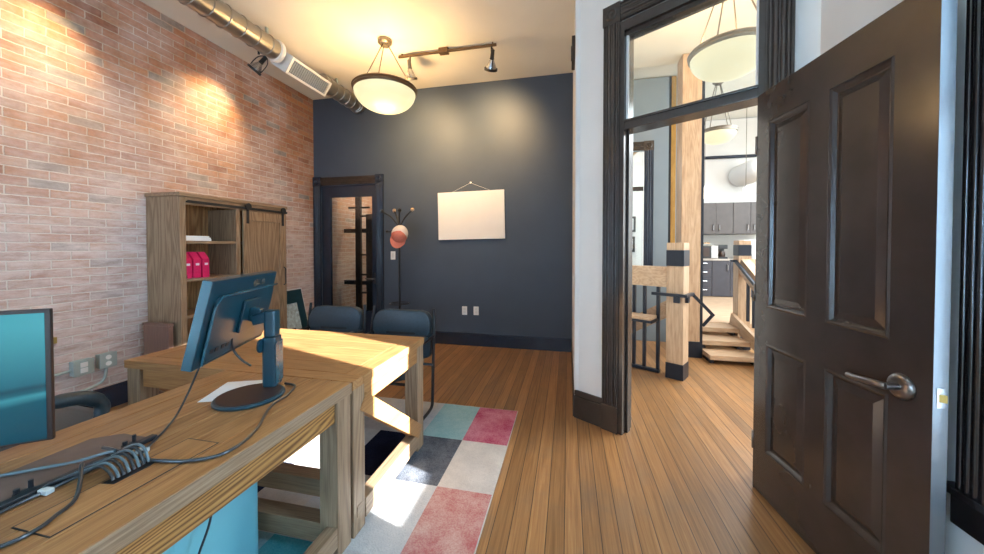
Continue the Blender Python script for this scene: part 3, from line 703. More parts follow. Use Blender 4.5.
# ------------------------------------------------------------------ pale teal bin and hanging cord under the near desk
tb = empty('storage_bin', (-1.46, 1.13, Z0), 'pale teal plastic bin standing under the near desk', 'bin')
m = MB(); m.prism(rrect(.315, .40, .05, 6, -1.465, 1.05), Z0+.001, .50, 'xy', .006); m.build('bin_body', M['teal_bin'], tb)
m = MB(); m.prism(rrect(.325, .41, .055, 6, -1.465, 1.05), .501, .53, 'xy', .006); m.build('bin_lid', M['teal_bin'], tb)
cord('hanging_cord', [(-1.235, .93, .60), (-1.225, .965, .50), (-1.235, .96, .40), (-1.26, .93, .27), (-1.255, .90, .12), (-1.24, .86, .03)], .004, 'black cord hanging down in front of the teal bin')
cord('slack_cord', [(-1.225, .86, .60), (-1.22, .82, .50), (-1.23, .75, .43), (-1.25, .66, .46), (-1.26, .6, .60)], .004, 'slack black cord drooping below the desk apron beside the bin')
m = MB(); m.box(-1.252, -1.212, .945, .985, .495, .512, .004); m.box(-1.222, -1.212, .945, .985, .475, .4945, .003); tag(m.build('cord_clip', M['black']), 'black clip holding the cord in front of the teal bin', 'clip')

# ------------------------------------------------------------------ chairs
def guest_chair(loc, label, rz=0.):
    r = empty('guest_chair', loc, label, 'chair', 'black guest chairs behind the far desk')
    Tm = Matrix.Translation(loc)
    m = MB(Tm); m.prism(rrect(.50, .42, .06, 5, 0, -.145), .395, .475, 'xy', .028, 4); m.build('seat', M['leather'], r, smooth=True, angle=60)
    bk = Tm @ Matrix.Translation((0, .115, .405)) @ Matrix.Rotation(math.radians(-7), 4, 'X')
    m = MB(bk); m.prism(rrect(.53, .40, (.10, .05), 6, 0, .215), -.012, .062, 'xz', .026, 4); b = m.build('backrest', M['leather'], r, smooth=True, angle=60)
    m = MB(bk); m.prism(rrect(.53, .205, (.10, .03), 6, 0, .312), -.034, -.0125, 'xz', .018, 4); m.build('head_pad', M['leather'], b, smooth=True, angle=60)
    m = MB(bk); m.prism(rrect(.27, .020, .009, 4, 0, .222), -.0385, -.0345, 'xz', .001, 1); m.build('grip_slot', M['black'], b)
    for s in (-1, 1):
        X = .292*s
        m = MB(Tm)
        m.tube([(X*.965, .165, .84), (X*.985, .155, .74), (X, .135, .60), (X, .12, .40), (X, .105, .10), (X, .09, .035), (X, .04, .018), (X, -.05, .0145), (X, -.25, .0145), (X, -.32, .017), (X, -.36, .04), (X, -.365, .10), (X, -.365, .45), (X, -.355, .575), (X, -.32, .60), (X, -.1, .605), (X, .128, .61)], .0125, 10, smooth=1)
        m.build('side_frame', M['black'], r)
        m = MB(Tm); m.box(X-.016, X+.016, -.33, -.02, .6185, .645, .010, 3); m.build('armrest', M['leather'], r)
    for yy in (-.33, .112): m = MB(Tm); m.tube([(-.29, yy, .375), (.29, yy, .375)], .011, 8); m.build('cross_tube', M['black'], r)
    return r
guest_chair((-1.40, 2.60, Z0), 'right-hand black leather guest chair behind the oak desk, nearer the blank canvas')
guest_chair((-2.085, 2.64, Z0), 'left-hand black leather guest chair behind the oak desk, nearer the brick wall')
# desk chair by the brick wall
oc = empty('office_chair', (-2.62, 1.13, 0), 'black office chair by the brick wall, its arm showing past the monitor screen', 'chair')
OT = Matrix.Translation((-2.62, 1.13, -.0)) @ Matrix.Rotation(1.52, 4, 'Z')
m = MB(OT); m.prism(rrect(.48, .48, .08, 5), .40, .49, 'xy', .03, 4); m.build('seat', M['leather'], oc, smooth=True, angle=60)
m = MB(OT); m.prism(rrect(.46, .48, .10, 5, 0, .78), .0, .07, 'yz', .03, 4, mat=Matrix.Translation((-.30, 0, 0))); m.build('backrest', M['leather'], oc, smooth=True, angle=60)
for s in (-1, 1):
    m = MB(OT); m.tube([(-.18, s*.25, .62), (-.08, s*.255, .645), (.06, s*.26, .64), (.14, s*.26, .61), (.18, s*.26, .55), (.15, s*.255, .45)], [.022, .03, .034, .034, .03, .024], 12, smooth=2); m.build('armrest', M['leather'], oc)
m = MB(OT); m.tube([(0, 0, .12), (0, 0, .40)], .028, 14); m.build('gas_column', M['black'], oc)
for k in range(5):
    a = 2*PI*k/5+.3; m = MB(OT); m.beam((.03*math.cos(a), .03*math.sin(a), .115), (.29*math.cos(a), .29*math.sin(a), .075), .045, .035); 
    f = m.build('base_arm', M['black'], oc)
    m = MB(OT); m.lathe([(0, -.02), (.027, -.02), (.029, -.012), (.029, .012), (.027, .02), (0, .02)], mat=Matrix.Translation((.275*math.cos(a), .275*math.sin(a), .0285)) @ Matrix.Rotation(a+PI/2, 4, 'Z') @ Matrix.Rotation(PI/2, 4, 'Y'), n=16); m.build('caster', M['black'], f)

# ------------------------------------------------------------------ bookcase
bx0, bx1, by0, by1, bz = XB+.006, -3.425, 2.43, 3.655, 1.875
bk = empty('bookcase', ((bx0+bx1)/2, (by0+by1)/2, 0), 'weathered oak bookcase with a sliding barn door against the brick wall', 'bookcase')
m = MB(); m.box(bx0, bx1-.01, by0+.012, by0+.045, .0, bz-.036, .002); m.box(bx1-.03, bx1, by0+.010, by0+.062, .0, bz-.036, .003); m.build('side_panel', M['old_z'], bk)
m = MB(); m.box(bx0, bx1-.01, by1-.045, by1-.012, 0, bz-.036, .002); m.box(bx1-.03, bx1, by1-.062, by1-.010, 0, bz-.036, .003); m.build('side_panel', M['old_z'], bk)
m = MB(); m.box(bx0, bx1+.012, by0, by1, bz-.035, bz, .004); m.build('top_panel', M['old_y'], bk)
m = MB(); m.box(bx1-.03, bx1-.003, by0+.0625, by1-.0625, bz-.105, bz-.036, .002); m.build('top_rail', M['old_y'], bk)
m = MB(); planks(m, bx0+.002, bx0+.014, by0+.046, by1-.046, .08, bz-.037, 10, 'y'); 
m.bm.free(); m = MB()
n = 12
for i in range(n):
    a = by0+.046+(by1-by0-.092)*i/n; m.box(bx0+.001, bx0+.014, a+.001, a+(by1-by0-.092)/n-.001, .08, bz-.037, .002, 1)
m.build('back_panel', M['oak_z'], bk)
mid = 3.005
m = MB(); m.box(bx0+.015, bx1-.03, mid-.012, mid+.012, .08, bz-.106, .002); m.box(bx1-.0295, bx1-.004, mid-.02, mid+.03, .08, bz-.106, .002); m.build('divider', M['old_z'], bk)
for z in (1.435, 1.08, .735):
    m = MB(); m.box(bx0+.015, bx1-.012, by0+.0455, mid-.0125, z-.026, z, .002); m.build('shelf', M['old_y'], bk)
for z in (1.435, 1.08, .735):
    m = MB(); m.box(bx0+.015, bx1-.034, mid+.0125, by1-.0455, z-.026, z, .002); m.build('shelf', M['old_y'], bk)
m = MB(); m.box(bx0+.015, bx1-.004, by0+.0625, by1-.0625, .0, .079, .002); m.build('bottom_panel', M['old_y'], bk)
bd = empty('sliding_door', (0, 0, 0)); bd.parent = bk
ya, yb = 3.045, 3.605; xa, xb_ = bx1+.006, bx1+.03
m = MB(); m.box(xa, xb_, ya, ya+.085, .10, 1.765, .002); m.box(xa, xb_, yb-.085, yb, .10, 1.765, .002); m.box(xa, xb_, ya+.0855, yb-.0855, 1.665, 1.765, .002); m.box(xa, xb_, ya+.0855, yb-.0855, .10, .22, .002)
m.build('door_frame', M['old_z'], bd)
m = MB(); m.box(xa, xb_-.010, ya+.086, yb-.086, .221, 1.664, .001); m.build('door_panel', M['old_z'], bd)
m = MB(); m.tube([(xb_+.002, yb-.035, 1.13), (xb_+.028, yb-.035, 1.115), (xb_+.028, yb-.035, .93), (xb_+.002, yb-.035, .915)], .007, 8, smooth=0); m.build('pull_handle', M['black'], bd)
for y in (ya+.045, yb-.045):
    m = MB(); m.box(xb_+.0005, xb_+.006, y-.015, y+.015, 1.63, 1.83, .001); m.lathe([(0, -.006), (.035, -.006), (.035, .006), (0, .006)], loc=(xb_+.013, y, 1.815), axis='x', n=20); m.build('roller_strap', M['black'], bd)
m = MB(); m.box(xb_+.0065, xb_+.0125, by0+.05, by1-.035, 1.780, 1.806, .001)
for y in (2.5, 3.0, 3.61): m.tube([(bx1+.001, y, 1.793), (xb_+.0065, y, 1.793)], .008, 8)
m.build('rail', M['black'], bk)
# contents
for k in range(3):
    y = 2.498+.082*k; xx = bx1-.035
    r = empty('document_holder', (xx-.09, y+.03, 1.081), 'magenta plastic magazine holder on the middle bookcase shelf', 'magazine holder', 'magenta magazine holders')
    m = MB(); m.prism([(xx-.23, 1.0815), (xx, 1.0815), (xx, 1.26), (xx-.06, 1.328), (xx-.23, 1.328)], y, y+.066, 'xz', .004); m.build('holder_body', M['pink'], r)
    m = MB(); m.box(xx+.0003, xx+.0015, y+.018, y+.05, 1.20, 1.222); m.build('label_plate', M['plate'], r)
    m = MB(); m.lathe([(.012, -.001), (.017, -.001), (.017, .001), (.012, .001), (.012, -.001)], loc=(xx+.0015, y+.033, 1.135), axis='x', n=18); m.build('finger_ring', M['pink'], r)
m = MB(); m.box(bx1-.26, bx1-.03, 2.49, 2.745, 1.4355, 1.452, .001); m.box(bx1-.26, bx1-.03, 2.50, 2.74, 1.4525, 1.468, .001); m.box(bx1-.255, bx1-.035, 2.495, 2.73, 1.4685, 1.483, .001)
tag(m.build('paper_stack', M['paper']), 'low stack of white paper on the upper bookcase shelf', 'paper stack')
m = MB(); m.box(bx1-.06, bx1-.02, 2.485, 2.515, 1.0815, 1.115, .006); tag(m.build('tape_dispenser', M['black']), 'small black object at the left end of the magenta holders', 'desk item')

# reddish wooden box between the desk and the bookcase
rb = empty('wooden_panel', (-3.62, 2.39, 0), 'reddish wooden panel standing against the side of the bookcase', 'panel')
m = MB(); m.box(-3.77, -3.475, 2.37, 2.41, .001, .665, .004); m.build('panel_board', M['red_wood'], rb)
m = MB(); m.box(-3.775, -3.470, 2.365, 2.415, .666, .69, .004); m.build('top_cap', M['red_wood'], rb)

# framed picture leaning on the bricks past the bookcase
fp = empty('leaning_picture', (-3.70, 4.08, 0), 'dark framed picture leaning against the brick wall past the bookcase', 'picture')
FT = Matrix.Translation((-3.60, 4.02, -.012)) @ Matrix.Rotation(math.radians(-13), 4, 'Y')
m = MB(FT); m.box(-.012, .018, -.24, -.13, .012, .80, .003); m.box(-.012, .018, .13, .24, .012, .80, .003); m.box(-.012, .018, -.1295, .1295, .012, .13, .003); m.box(-.012, .018, -.1295, .1295, .62, .80, .003); m.build('picture_frame', M['plastic'], fp)
m = MB(FT); m.box(-.006, .004, -.1295, .1295, .1305, .6195); m.build('print', M['pale_print'], fp)
m = MB(FT); m.box(-.020, -.0125, -.243, .285, .012, .82); m.build('backing', M['register'], fp)

# ------------------------------------------------------------------ brick wall electrics
def wbox(y, z, h, w, label, duplex):
    r = empty('power_outlet', (XB, y, z), label, 'outlet', None)
    m = MB(); m.box(XB+.002, XB+.055, y-w/2, y+w/2, z-h/2, z+h/2, .006); m.build('junction_box', M['galv'], r)
    m = MB(); m.box(XB+.0555, XB+.060, y-w/2-.004, y+w/2+.004, z-h/2-.004, z+h/2+.004, .004); pl = m.build('cover_plate', M['galv'], r)
    if duplex:
        for d in (-.026, .026):
            m = MB(); m.lathe([(0, 0), (.019, 0), (.019, .004), (0, .0042)], loc=(XB+.0602, y, z+d), axis='x', n=18); m.build('socket', M['plate'], r)
    else:
        for d in (-.022, .022):
            m = MB(); m.box(XB+.0602, XB+.064, y-.022, y+.022, z+d-.019, z+d+.019, .003); m.build('socket', M['plate'], r)
    return r
wbox(1.975, .415, .115, .115, 'galvanised outlet box on the brick wall, nearer the monitor screen', False)
wbox(2.125, .425, .115, .105, 'galvanised round-socket outlet box on the brick wall with conduit dropping from it', True)
def pipe(name, pts, label):
    m = MB(); m.tube(pts, .011, 10, smooth=2); return tag(m.build(name, M['galv']), label, 'conduit')
pipe('conduit', [(XB+.028, 2.125, .366), (XB+.028, 2.125, .33), (XB+.03, 2.11, .27), (XB+.03, 2.06, .235), (XB+.03, 1.9, .215), (XB+.03, 1.5, .205), (XB+.03, .6, .20)], 'grey conduit bending down from the right outlet box along the bricks')
pipe('conduit', [(XB+.028, 1.916, .405), (XB+.028, 1.8, .40), (XB+.028, 1.2, .39), (XB+.028, .5, .385)], 'straight grey conduit running left from the outlet box')
m = MB(); m.box(XB+.002, XB+.02, 1.79, 1.85, .64, .69, .003); m.tube([(XB+.02, 1.82, .665), (XB+.035, 1.82, .665)], .008, 8); tag(m.build('brass_valve', M['brass']), 'small brass fitting on the bricks beside the monitor screen', 'fitting')

# ------------------------------------------------------------------ back wall things
pT = Matrix.Translation((-1.314, YB-.03, 1.812)) @ Matrix.Rotation(math.radians(-1.05), 4, 'Y')
pc = empty('blank_canvas', (-1.314, YB-.02, 1.48), 'blank white canvas hanging from a wire on the dark wall', 'picture')
m = MB(pT); m.box(-.475, .475, 0, .022, -.331, .331, .003); m.build('canvas_panel', M['canvas'], pc)
m = MB(); m.tube([(-1.60, YB-.006, 2.135), (-1.32, YB-.006, 2.262)], .0018, 6); m.tube([(-1.32, YB-.006, 2.262), (-1.03, YB-.006, 2.145)], .0018, 6); m.build('hanging_wire', M['register'], pc)
m = MB(); m.lathe([(0, 0), (.013, .001), (.013, .006), (.006, .01), (0, .012)], mat=Matrix.Translation((-1.32, YB-.001, 2.266)) @ Matrix.Rotation(PI/2, 4, 'X'), n=14); tag(m.build('wall_hook', M['plate']), 'small white nail hook above the blank canvas', 'hook')
def plate(name, x, z, label, kind):
    r = empty(name, (x, YB, z), label, 'switch' if kind == 'switch' else 'outlet')
    m = MB(); m.box(x-.037, x+.037, YB-.007, YB-.0005, z-.06, z+.06, .003); m.build('cover_plate', M['plate'], r)
    if kind == 'switch':
        m = MB(); m.box(x-.016, x+.016, YB-.011, YB-.0072, z-.033, z+.033, .002); m.build('rocker', M['register'], r)
    else:
        for d in (-.022, .022):
            m = MB(); m.box(x-.016, x+.016, YB-.009, YB-.0072, z+d-.016, z+d+.016, .002); m.build('socket', M['register'], r)
plate('wall_outlet', -1.41, .485, 'white wall outlet on the dark wall below the canvas, left of a pair', 'outlet')
plate('wall_outlet', -1.243, .488, 'white wall outlet on the dark wall below the canvas, right of a pair', 'outlet')
plate('light_switch', -2.50, 1.25, 'white light switch on the dark wall beside the coat stand', 'switch')
for z, lab in ((1.78, 'upper light switch on the narrow wall at the office corner'), (1.05, 'lower switch plate on the narrow wall at the office corner')):
    r = empty('light_switch', (CX, 3.35, z), lab, 'switch')
    m = MB(); m.box(CX-.008, CX-.0005, 3.31, 3.39, z-.06, z+.06, .003); m.build('cover_plate', M['plate'], r)
    m = MB(); m.box(CX-.014, CX-.0085, 3.335, 3.365, z-.03, z+.03, .002); m.build('rocker', M['register'], r)
m = MB(); m.box(CX-.03, CX-.0005, 3.05, 3.25, 2.98, 3.18, .006); m.tube([(CX-.03, 3.15, 3.08), (CX-.036, 3.15, 3.08)], .06, 20); tag(m.build('wall_box', M['trim']), 'dark box fixed high on the narrow wall at the office corner', 'wall box')

# coat stand with cap
cs = empty('coat_stand', (-2.255, 4.34, 0), 'black coat stand with curved hooks in the corner by the back door', 'coat stand')
cx, cy = -2.255, 4.34
m = MB(); m.tube([(cx, cy, .03), (cx, cy, 1.66)], .014, 12); m.build('pole', M['black'], cs)
for k in range(4):
    a = PI/4+k*PI/2; m = MB(); m.tube([(cx+.012*math.cos(a), cy+.012*math.sin(a), .20), (cx+.06*math.cos(a), cy+.06*math.sin(a), .10), (cx+.15*math.cos(a), cy+.15*math.sin(a), .04), (cx+.22*math.cos(a), cy+.22*math.sin(a), .012)], .010, 8); m.build('foot', M['black'], cs)
m = MB(); m.tube([(cx+.13*math.cos(2*PI*k/20), cy+.13*math.sin(2*PI*k/20), .60) for k in range(21)], .006, 8, smooth=0); m.tube([(cx-.13, cy, .60), (cx+.13, cy, .60)], .005, 8); m.build('umbrella_ring', M['black'], cs)
for k, (dx, dy, tip) in enumerate(((-.245, -.02, 'black'), (-.125, .10, 'fir_z'), (.055, -.10, 'black'), (.175, .03, 'fir_z')  )):
    dz = .20+.02*(k % 2) if k < 4 else .0
    m = MB()
    if k < 4: m.tube([(cx, cy, 1.64), (cx+dx*.18, cy+dy*.2, 1.70), (cx+dx*.5, cy+dy*.5, 1.79), (cx+dx, cy+dy, 1.655+dz)], .0095, 8)
    else: m.tube([(cx, cy, 1.50), (cx+dx*.5, cy+dy*.5, 1.50), (cx+dx, cy+dy, 1.56)], .0075, 8)
    h = m.build('hook', M['black'], cs)
    m = MB(); m.lathe([(0, -.026)]+[(.026*math.cos(math.radians(a)), .026*math.sin(math.radians(a))) for a in range(-70, 71, 20)]+[(0, .026)], loc=(cx+dx*1.03, cy+dy*1.03, (1.665+dz) if k < 4 else 1.575), n=14); m.build('knob', M[tip], h)
m = MB(); m.tube([(cx-.005, cy, 1.575), (cx-.16, cy-.03, 1.585)], .0075, 8); h = m.build('hook', M['black'], cs)
m = MB(); m.lathe([(0, -.020), (.016, -.012), (.020, 0), (.016, .012), (0, .020)], loc=(cx-.17, cy-.03, 1.587), n=14); m.build('knob', M['black'], h)
cap = empty('baseball_cap', (-2.21, 4.23, 1.37), 'coral and cream baseball cap hanging on the coat stand', 'cap')
kz = Vector((.50, -.80, .34)).normalized(); kx = Vector((-.30, -.05, -.95)); kx = (kx-kz*kx.dot(kz)).normalized(); ky = kz.cross(kx)
KT = Matrix.Translation((-2.175, 4.20, 1.545)) @ Matrix(((kx.x, ky.x, kz.x, 0), (kx.y, ky.y, kz.y, 0), (kx.z, ky.z, kz.z, 0), (0, 0, 0, 1))) @ Matrix.Scale(1.1, 4)
def dome(a0, a1):
    m = MB(KT); R_ = .098
    prev = None
    for i in range(9):
        el = math.radians(90*i/8); row = [m.bm.verts.new(KT @ Vector((R_*1.12*math.cos(el)*math.cos(t), R_*math.cos(el)*math.sin(t), R_*1.1*math.sin(el)))) for t in [math.radians(a0+(a1-a0)*j/14) for j in range(15)]]
        if prev:
            for j in range(14): f = m.bm.faces.new((prev[j], prev[j+1], row[j+1], row[j])); f.smooth = True
        prev = row
    bmesh.ops.remove_doubles(m.bm, verts=m.bm.verts, dist=.0005)
    return m
m = dome(-75, 75); m.build('front_panel', M['coral'], cap)
m = dome(75, 285); m.build('crown', M['capwhite'], cap)
m = MB(KT); n = 12
v0 = [(.098*1.12*math.cos(math.radians(t)), .098*math.sin(math.radians(t))) for t in [-62+124*j/n for j in range(n+1)]]
v1 = [(x*1.02+.075*math.cos(math.radians(t*.9)), y*1.02) for (x, y), t in zip(v0, [-62+124*j/n for j in range(n+1)])]
def zz(y): return -.002-1.1*y*y
for j in range(n):
    m.quad((v0[j][0], v0[j][1], 0), (v0[j+1][0], v0[j+1][1], 0), (v1[j+1][0], v1[j+1][1], zz(v1[j+1][1])), (v1[j][0], v1[j][1], zz(v1[j][1])))
o = m.build('brim', M['coral'], cap)
sm = o.modifiers.new('t', 'SOLIDIFY'); sm.thickness = .004

# ------------------------------------------------------------------ ceiling fittings
def pendant(name, c, zc, zrim, R_, label, bowlmat, rods=3, a0=.4, group=None, metal='bronze'):
    r = empty(name, (c[0], c[1], zrim), label, 'pendant lamp', group)
    x, y = c
    m = MB(); m.lathe([(0, zc-.001), (.075, zc-.001), (.075, zc-.035), (.06, zc-.05), (.05, zc-.052), (.048, zc-.065), (0, zc-.068)], loc=(x, y, 0), n=28); m.build('ceiling_canopy', M['nickel'], r)
    for k in range(rods):
        a = a0+2*PI*k/rods
        m = MB(); m.tube([(x+.035*math.cos(a), y+.035*math.sin(a), zc-.06), (x+R_*.93*math.cos(a), y+R_*.93*math.sin(a), zrim+.005)], .006, 8); m.build('rod', M['nickel'], r)
    m = MB(); m.lathe([(R_*.93, zrim+.022), (R_*1.0, zrim+.024), (R_*1.03, zrim+.012), (R_*1.0, zrim), (R_*1.015, zrim-.014), (R_*.985, zrim-.03), (R_*.93, zrim-.03), (R_*.93, zrim+.022)], loc=(x, y, 0), n=56); m.build('rim', M[metal], r)
    prof = []
    for i in range(13):
        t = i/12; prof.append((R_*.965*math.cos(t*PI/2)**.8 if i < 12 else 0, zrim-.03-R_*.58*math.sin(t*PI/2)**1.15))
    inner = [(max(0, a-.006) if a > 0 else 0, b+.008) for a, b in prof][::-1]
    m = MB(); m.lathe(prof+inner, loc=(x, y, 0), n=48); m.build('glass_bowl', M[bowlmat], r, smooth=True, angle=80)
    return r
PX, PY = -1.955, 3.455
pendant('bowl_pendant', (PX, PY), ZC, 3.085, .335, 'large glowing bowl pendant hanging from the office ceiling by the duct', 'bowl')

# spiral duct
du = empty('spiral_duct', (-3.03, 1.3, 3.45), 'round spiral metal duct running along the ceiling beside the brick wall', 'duct')
def ductseg(ya, yb, step, mat, nm):
    prof = [(.0, ya)]; prof.append((.1, ya)); y = ya+step*.6
    while y < yb-.03:
        prof += [(.1, y-.008), (.1, y-.0075), (.1075, y-.004), (.1075, y+.004), (.1, y+.0075), (.1, y+.008)]; y += step
    prof += [(.1, yb), (0, yb)]
    m = MB(); m.lathe(prof, mat=Matrix.Translation((-3.03, 0, 3.45)) @ Matrix(((1, 0, 0, 0), (0, 0, 1, 0), (0, -1, 0, 0), (0, 0, 0, 1))), n=36); return m.build(nm, mat, du)
ductseg(-1.9, 3.12, .15, M['duct'], 'duct_pipe')
ductseg(3.80, 4.60, .125, M['duct'], 'duct_pipe')
m = MB(); m.lathe([(.10, 4.53), (.112, 4.535), (.112, 4.575), (.10, 4.58)], mat=Matrix.Translation((-3.03, 0, 3.45)) @ Matrix(((1, 0, 0, 0), (0, 0, 1, 0), (0, -1, 0, 0), (0, 0, 0, 1))), n=36); m.build('end_collar', M['duct'], du)
m = MB(); m.lathe([(.10, 3.08), (.114, 3.09), (.114, 3.13), (.10, 3.14)], mat=Matrix.Translation((-3.03, 0, 3.45)) @ Matrix(((1, 0, 0, 0), (0, 0, 1, 0), (0, -1, 0, 0), (0, 0, 0, 1))), n=36); m.build('joint_collar', M['register'], du)
RT = Matrix.Translation((-3.03, 3.49, 3.40)) @ Matrix.Rotation(math.radians(124), 4, 'Y')     # local +z out of the duct towards the room
m = MB(RT); m.box(-.095, .095, -.31, .31, -.10, .115, .006); m.build('register_box', M['register'], du)
m = MB(RT); m.box(-.095, .095, -.31, -.278, .1155, .127, .003); m.box(-.095, .095, .278, .31, .1155, .127, .003); m.box(-.095, -.070, -.2775, .2775, .1155, .127, .003); m.box(.070, .095, -.2775, .2775, .1155, .127, .003); rg = m.build('register_frame', M['register'], du)
m = MB(RT)
for k in range(19): y = -.268+.029*k; m.box(-.0695, .0695, y, y+.012, .1156, .124, .001)
m.box(-.0695, .0695, -.277, .277, .1151, .1155); m.build('grille', M['grille'], du)
for y in (.2, 1.7, 3.0, 4.1):
    m = MB(); m.box(-3.042, -3.018, y-.012, y+.012, 3.5505, ZC-.001); m.build('hanger_strap', M['galv'], du)

# track light on the ceiling in front of the dark wall
tl = empty('track_light', (-1.36, 3.748, ZC), 'bronze track rail with two lamp heads on the ceiling beside the bowl pendant', 'track light')
m = MB(); m.box(-1.945, -.775, 3.736, 3.760, ZC-.045, ZC-.021, .002); m.build('track_rail', M['bronze'], tl)
m = MB(); m.box(-1.44, -1.33, 3.715, 3.781, ZC-.060, ZC-.001, .004); m.build('power_feed', M['bronze'], tl)
for x in (-1.90, -.82): m = MB(); m.tube([(x, 3.748, ZC-.021), (x, 3.748, ZC-.001)], .008, 8); m.build('standoff', M['bronze'], tl)
def head(x, y, z, dirv, parent, mat, glow=True):
    d = Vector(dirv).normalized(); q = d.to_track_quat('Z', 'Y').to_matrix().to_4x4()
    piv = Vector((x, y, z-.17))
    H = Matrix.Translation(piv) @ q
    g = empty('lamp_head', (0, 0, 0)); g.parent = parent
    m = MB(); m.tube([(x, y, z), (x, y, z-.055)], .011, 10); m.build('stem', M[mat], g)
    m = MB(H)
    m.tube([(0, .0, -.13), (.0, .058, -.075), (0, .072, .0), (0, .066, .075)], .0055, 8); m.tube([(0, .0, -.13), (.0, -.058, -.075), (0, -.072, .0), (0, -.066, .075)], .0055, 8); m.build('yoke', M[mat], g)
    m = MB(H); m.lathe([(0, -.125), (.02, -.12), (.022, -.04), (.028, -.03), (0, -.028)], n=20); m.build('lamp_socket', M[mat], g)
    m = MB(H); m.lathe([(.02, -.029), (.03, -.01), (.052, .035), (.062, .066)], n=28); m.build('reflector', M['chrome'], g)
    m = MB(H); m.lathe([(.062, .060), (.074, .062), (.074, .085), (.062, .087), (.062, .060)], n=28); m.build('lamp_ring', M[mat], g)
    m = MB(H); m.lathe([(0, .064), (.0605, .064)], n=28); m.build('lamp_lens', M['lampglow'], g)
    return piv+d*.11
s1 = head(-1.80, 3.748, ZC-.045, (-.1, .45, -.85), tl, 'nickel')
s2 = head(-.83, 3.748, ZC-.045, (-.25, .60, -.75), tl, 'black')
# wall washing track close to the bricks
tw = empty('track_light', (-3.0, 2.2, ZC), 'dark track with lamp heads half hidden behind the spiral duct', 'track light')
m = MB(); m.box(-3.352, -3.328, .4, 3.6, ZC-.075, ZC-.045, .002)
m.build('track_rail', M['bronze'], tw)
for y in (.6, 2.0, 3.45): m = MB(); m.tube([(-3.34, y, ZC-.045), (-3.34, y, ZC-.001)], .008, 8); m.build('standoff', M['bronze'], tw)
s3 = head(-3.34, 3.20, ZC-.075, (-.50, -.16, -.62), tw, 'black')
s4 = head(-3.34, 1.90, ZC-.075, (-.5, -.16, -.62), tw, 'black')

# ------------------------------------------------------------------ hall beyond the doorway
m = MB(); m.box(.2, 6.0, 8.95, 9.1, 0, 4.3); struct(m, 'wall_kitchen', M['white_wall'])
m = MB(); m.box(6.0, 6.15, 2.0, 9.1, 0, 4.4); struct(m, 'wall_hall', M['white_wall'])
m = MB(); m.prism([(2.0, 3.76), (4.95, 3.76), (9.1, 4.34), (9.1, 4.5), (2.0, 4.5)], CX+.121, 6.15, 'yz'); struct(m, 'ceiling_hall', M['ceiling'])
m = MB(); m.box(XR+.22, 5.99, 2.0, 2.12, 0, 3.75); struct(m, 'wall_hall_front', M['white_wall'])
# grey wall with a dark cased opening, left of the timber column
m = MB(); m.box(1.155, 1.405, 5.40, 5.55, 0, 3.81); m.box(CX+.121, 1.155, 5.40, 5.55, 0, 1.05); m.box(CX+.121, 1.155, 5.40, 5.55, 2.80, 3.81); struct(m, 'wall_grey', M['grey_wall'])
t4 = empty('trim_4', (1.1, 5.4, 0), kind='structure')
GT = Matrix.Translation((1.075, 5.399, 0)); m = MB(GT); reeded(m, .125, 1.06, 2.77, y0=-.022); m.build('casing', M['blue_trim'], t4)
m = MB(Matrix.Translation((0, 5.399, 0))); reeded(m, .125, 2.775, 2.9, y0=-.022, horiz=(.3, 1.07)); m.build('head_casing', M['trim'], t4)
m = MB(Matrix.Translation((1.072, 5.395, 0))); bulls(m, .135, 2.772, .14); m.build('corner_block', M['trim'], t4)
m = MB(); m.box(.3, 1.075, 5.43, 5.47, 2.20, 2.26); m.build('transom_bar', M['trim'], t4)
m = MB(); m.box(.3, 1.075, 5.448, 5.452, 1.05, 2.80); m.build('transom_pane', M['glass'], t4)
# room glimpsed through that opening
m = MB(); m.box(CX+.13, 1.6, 6.6, 6.7, 0, 3.9); struct(m, 'wall_far', M['white_wall'])
m = MB(); m.beam((.2, 6.55, 2.25), (1.6, 6.55, 3.45), .08, .30, .003, (0, 1, 0)); tag(m.build('sloped_beam', M['old_x']), 'sloping brown timber beam seen through the dark cased opening', 'beam')
for i, (x, z, lab) in enumerate(((1.06, 1.78, 'upper small dark framed picture on the white wall past the opening'), (1.05, 1.42, 'lower small dark framed picture on the white wall past the opening'))):
    r = empty('framed_picture', (x, 6.59, z), lab, 'picture')
    m = MB(); m.box(x-.12, x+.12, 6.575, 6.598, z-.14, z+.14, .003); m.build('picture_frame', M['black'], r)
    m = MB(); m.box(x-.08, x+.08, 6.572, 6.5745, z-.10, z+.10); m.build('print', M['paper'], r)
m = MB(); m.box(1.405, 1.435, 5.40, 5.52, 0, 3.81); struct(m, 'trim_5', M['black'])
tp = tag(MB().box(1.437, 1.50, 5.40, 5.50, 0, 3.81, .003).build('timber_post', M['gold_z']), 'narrow amber timber strip standing between the grey wall and the timber column', 'post')
m = MB(); m.box(1.502, 1.70, 5.45, 5.6, 0, 3.81); struct(m, 'wall_blue', M['grey_wall'])
# big timber column with steel side plate
tc = empty('timber_column', (1.48, 4.82, 0), 'tall pale timber column rising behind the newel post', 'column')
m = MB(); m.box(1.375, 1.595, 4.70, 4.92, .20, 3.755, .006); m.build('column_shaft', M['fir_z'], tc)
m = MB(); m.box(1.597, 1.625, 4.70, 4.93, .0, 3.755); m.build('side_plate', M['steel'], tc)
m = MB(); m.box(1.37, 1.60, 4.695, 4.925, .001, .199, .003); m.build('column_shoe', M['steel'], tc)
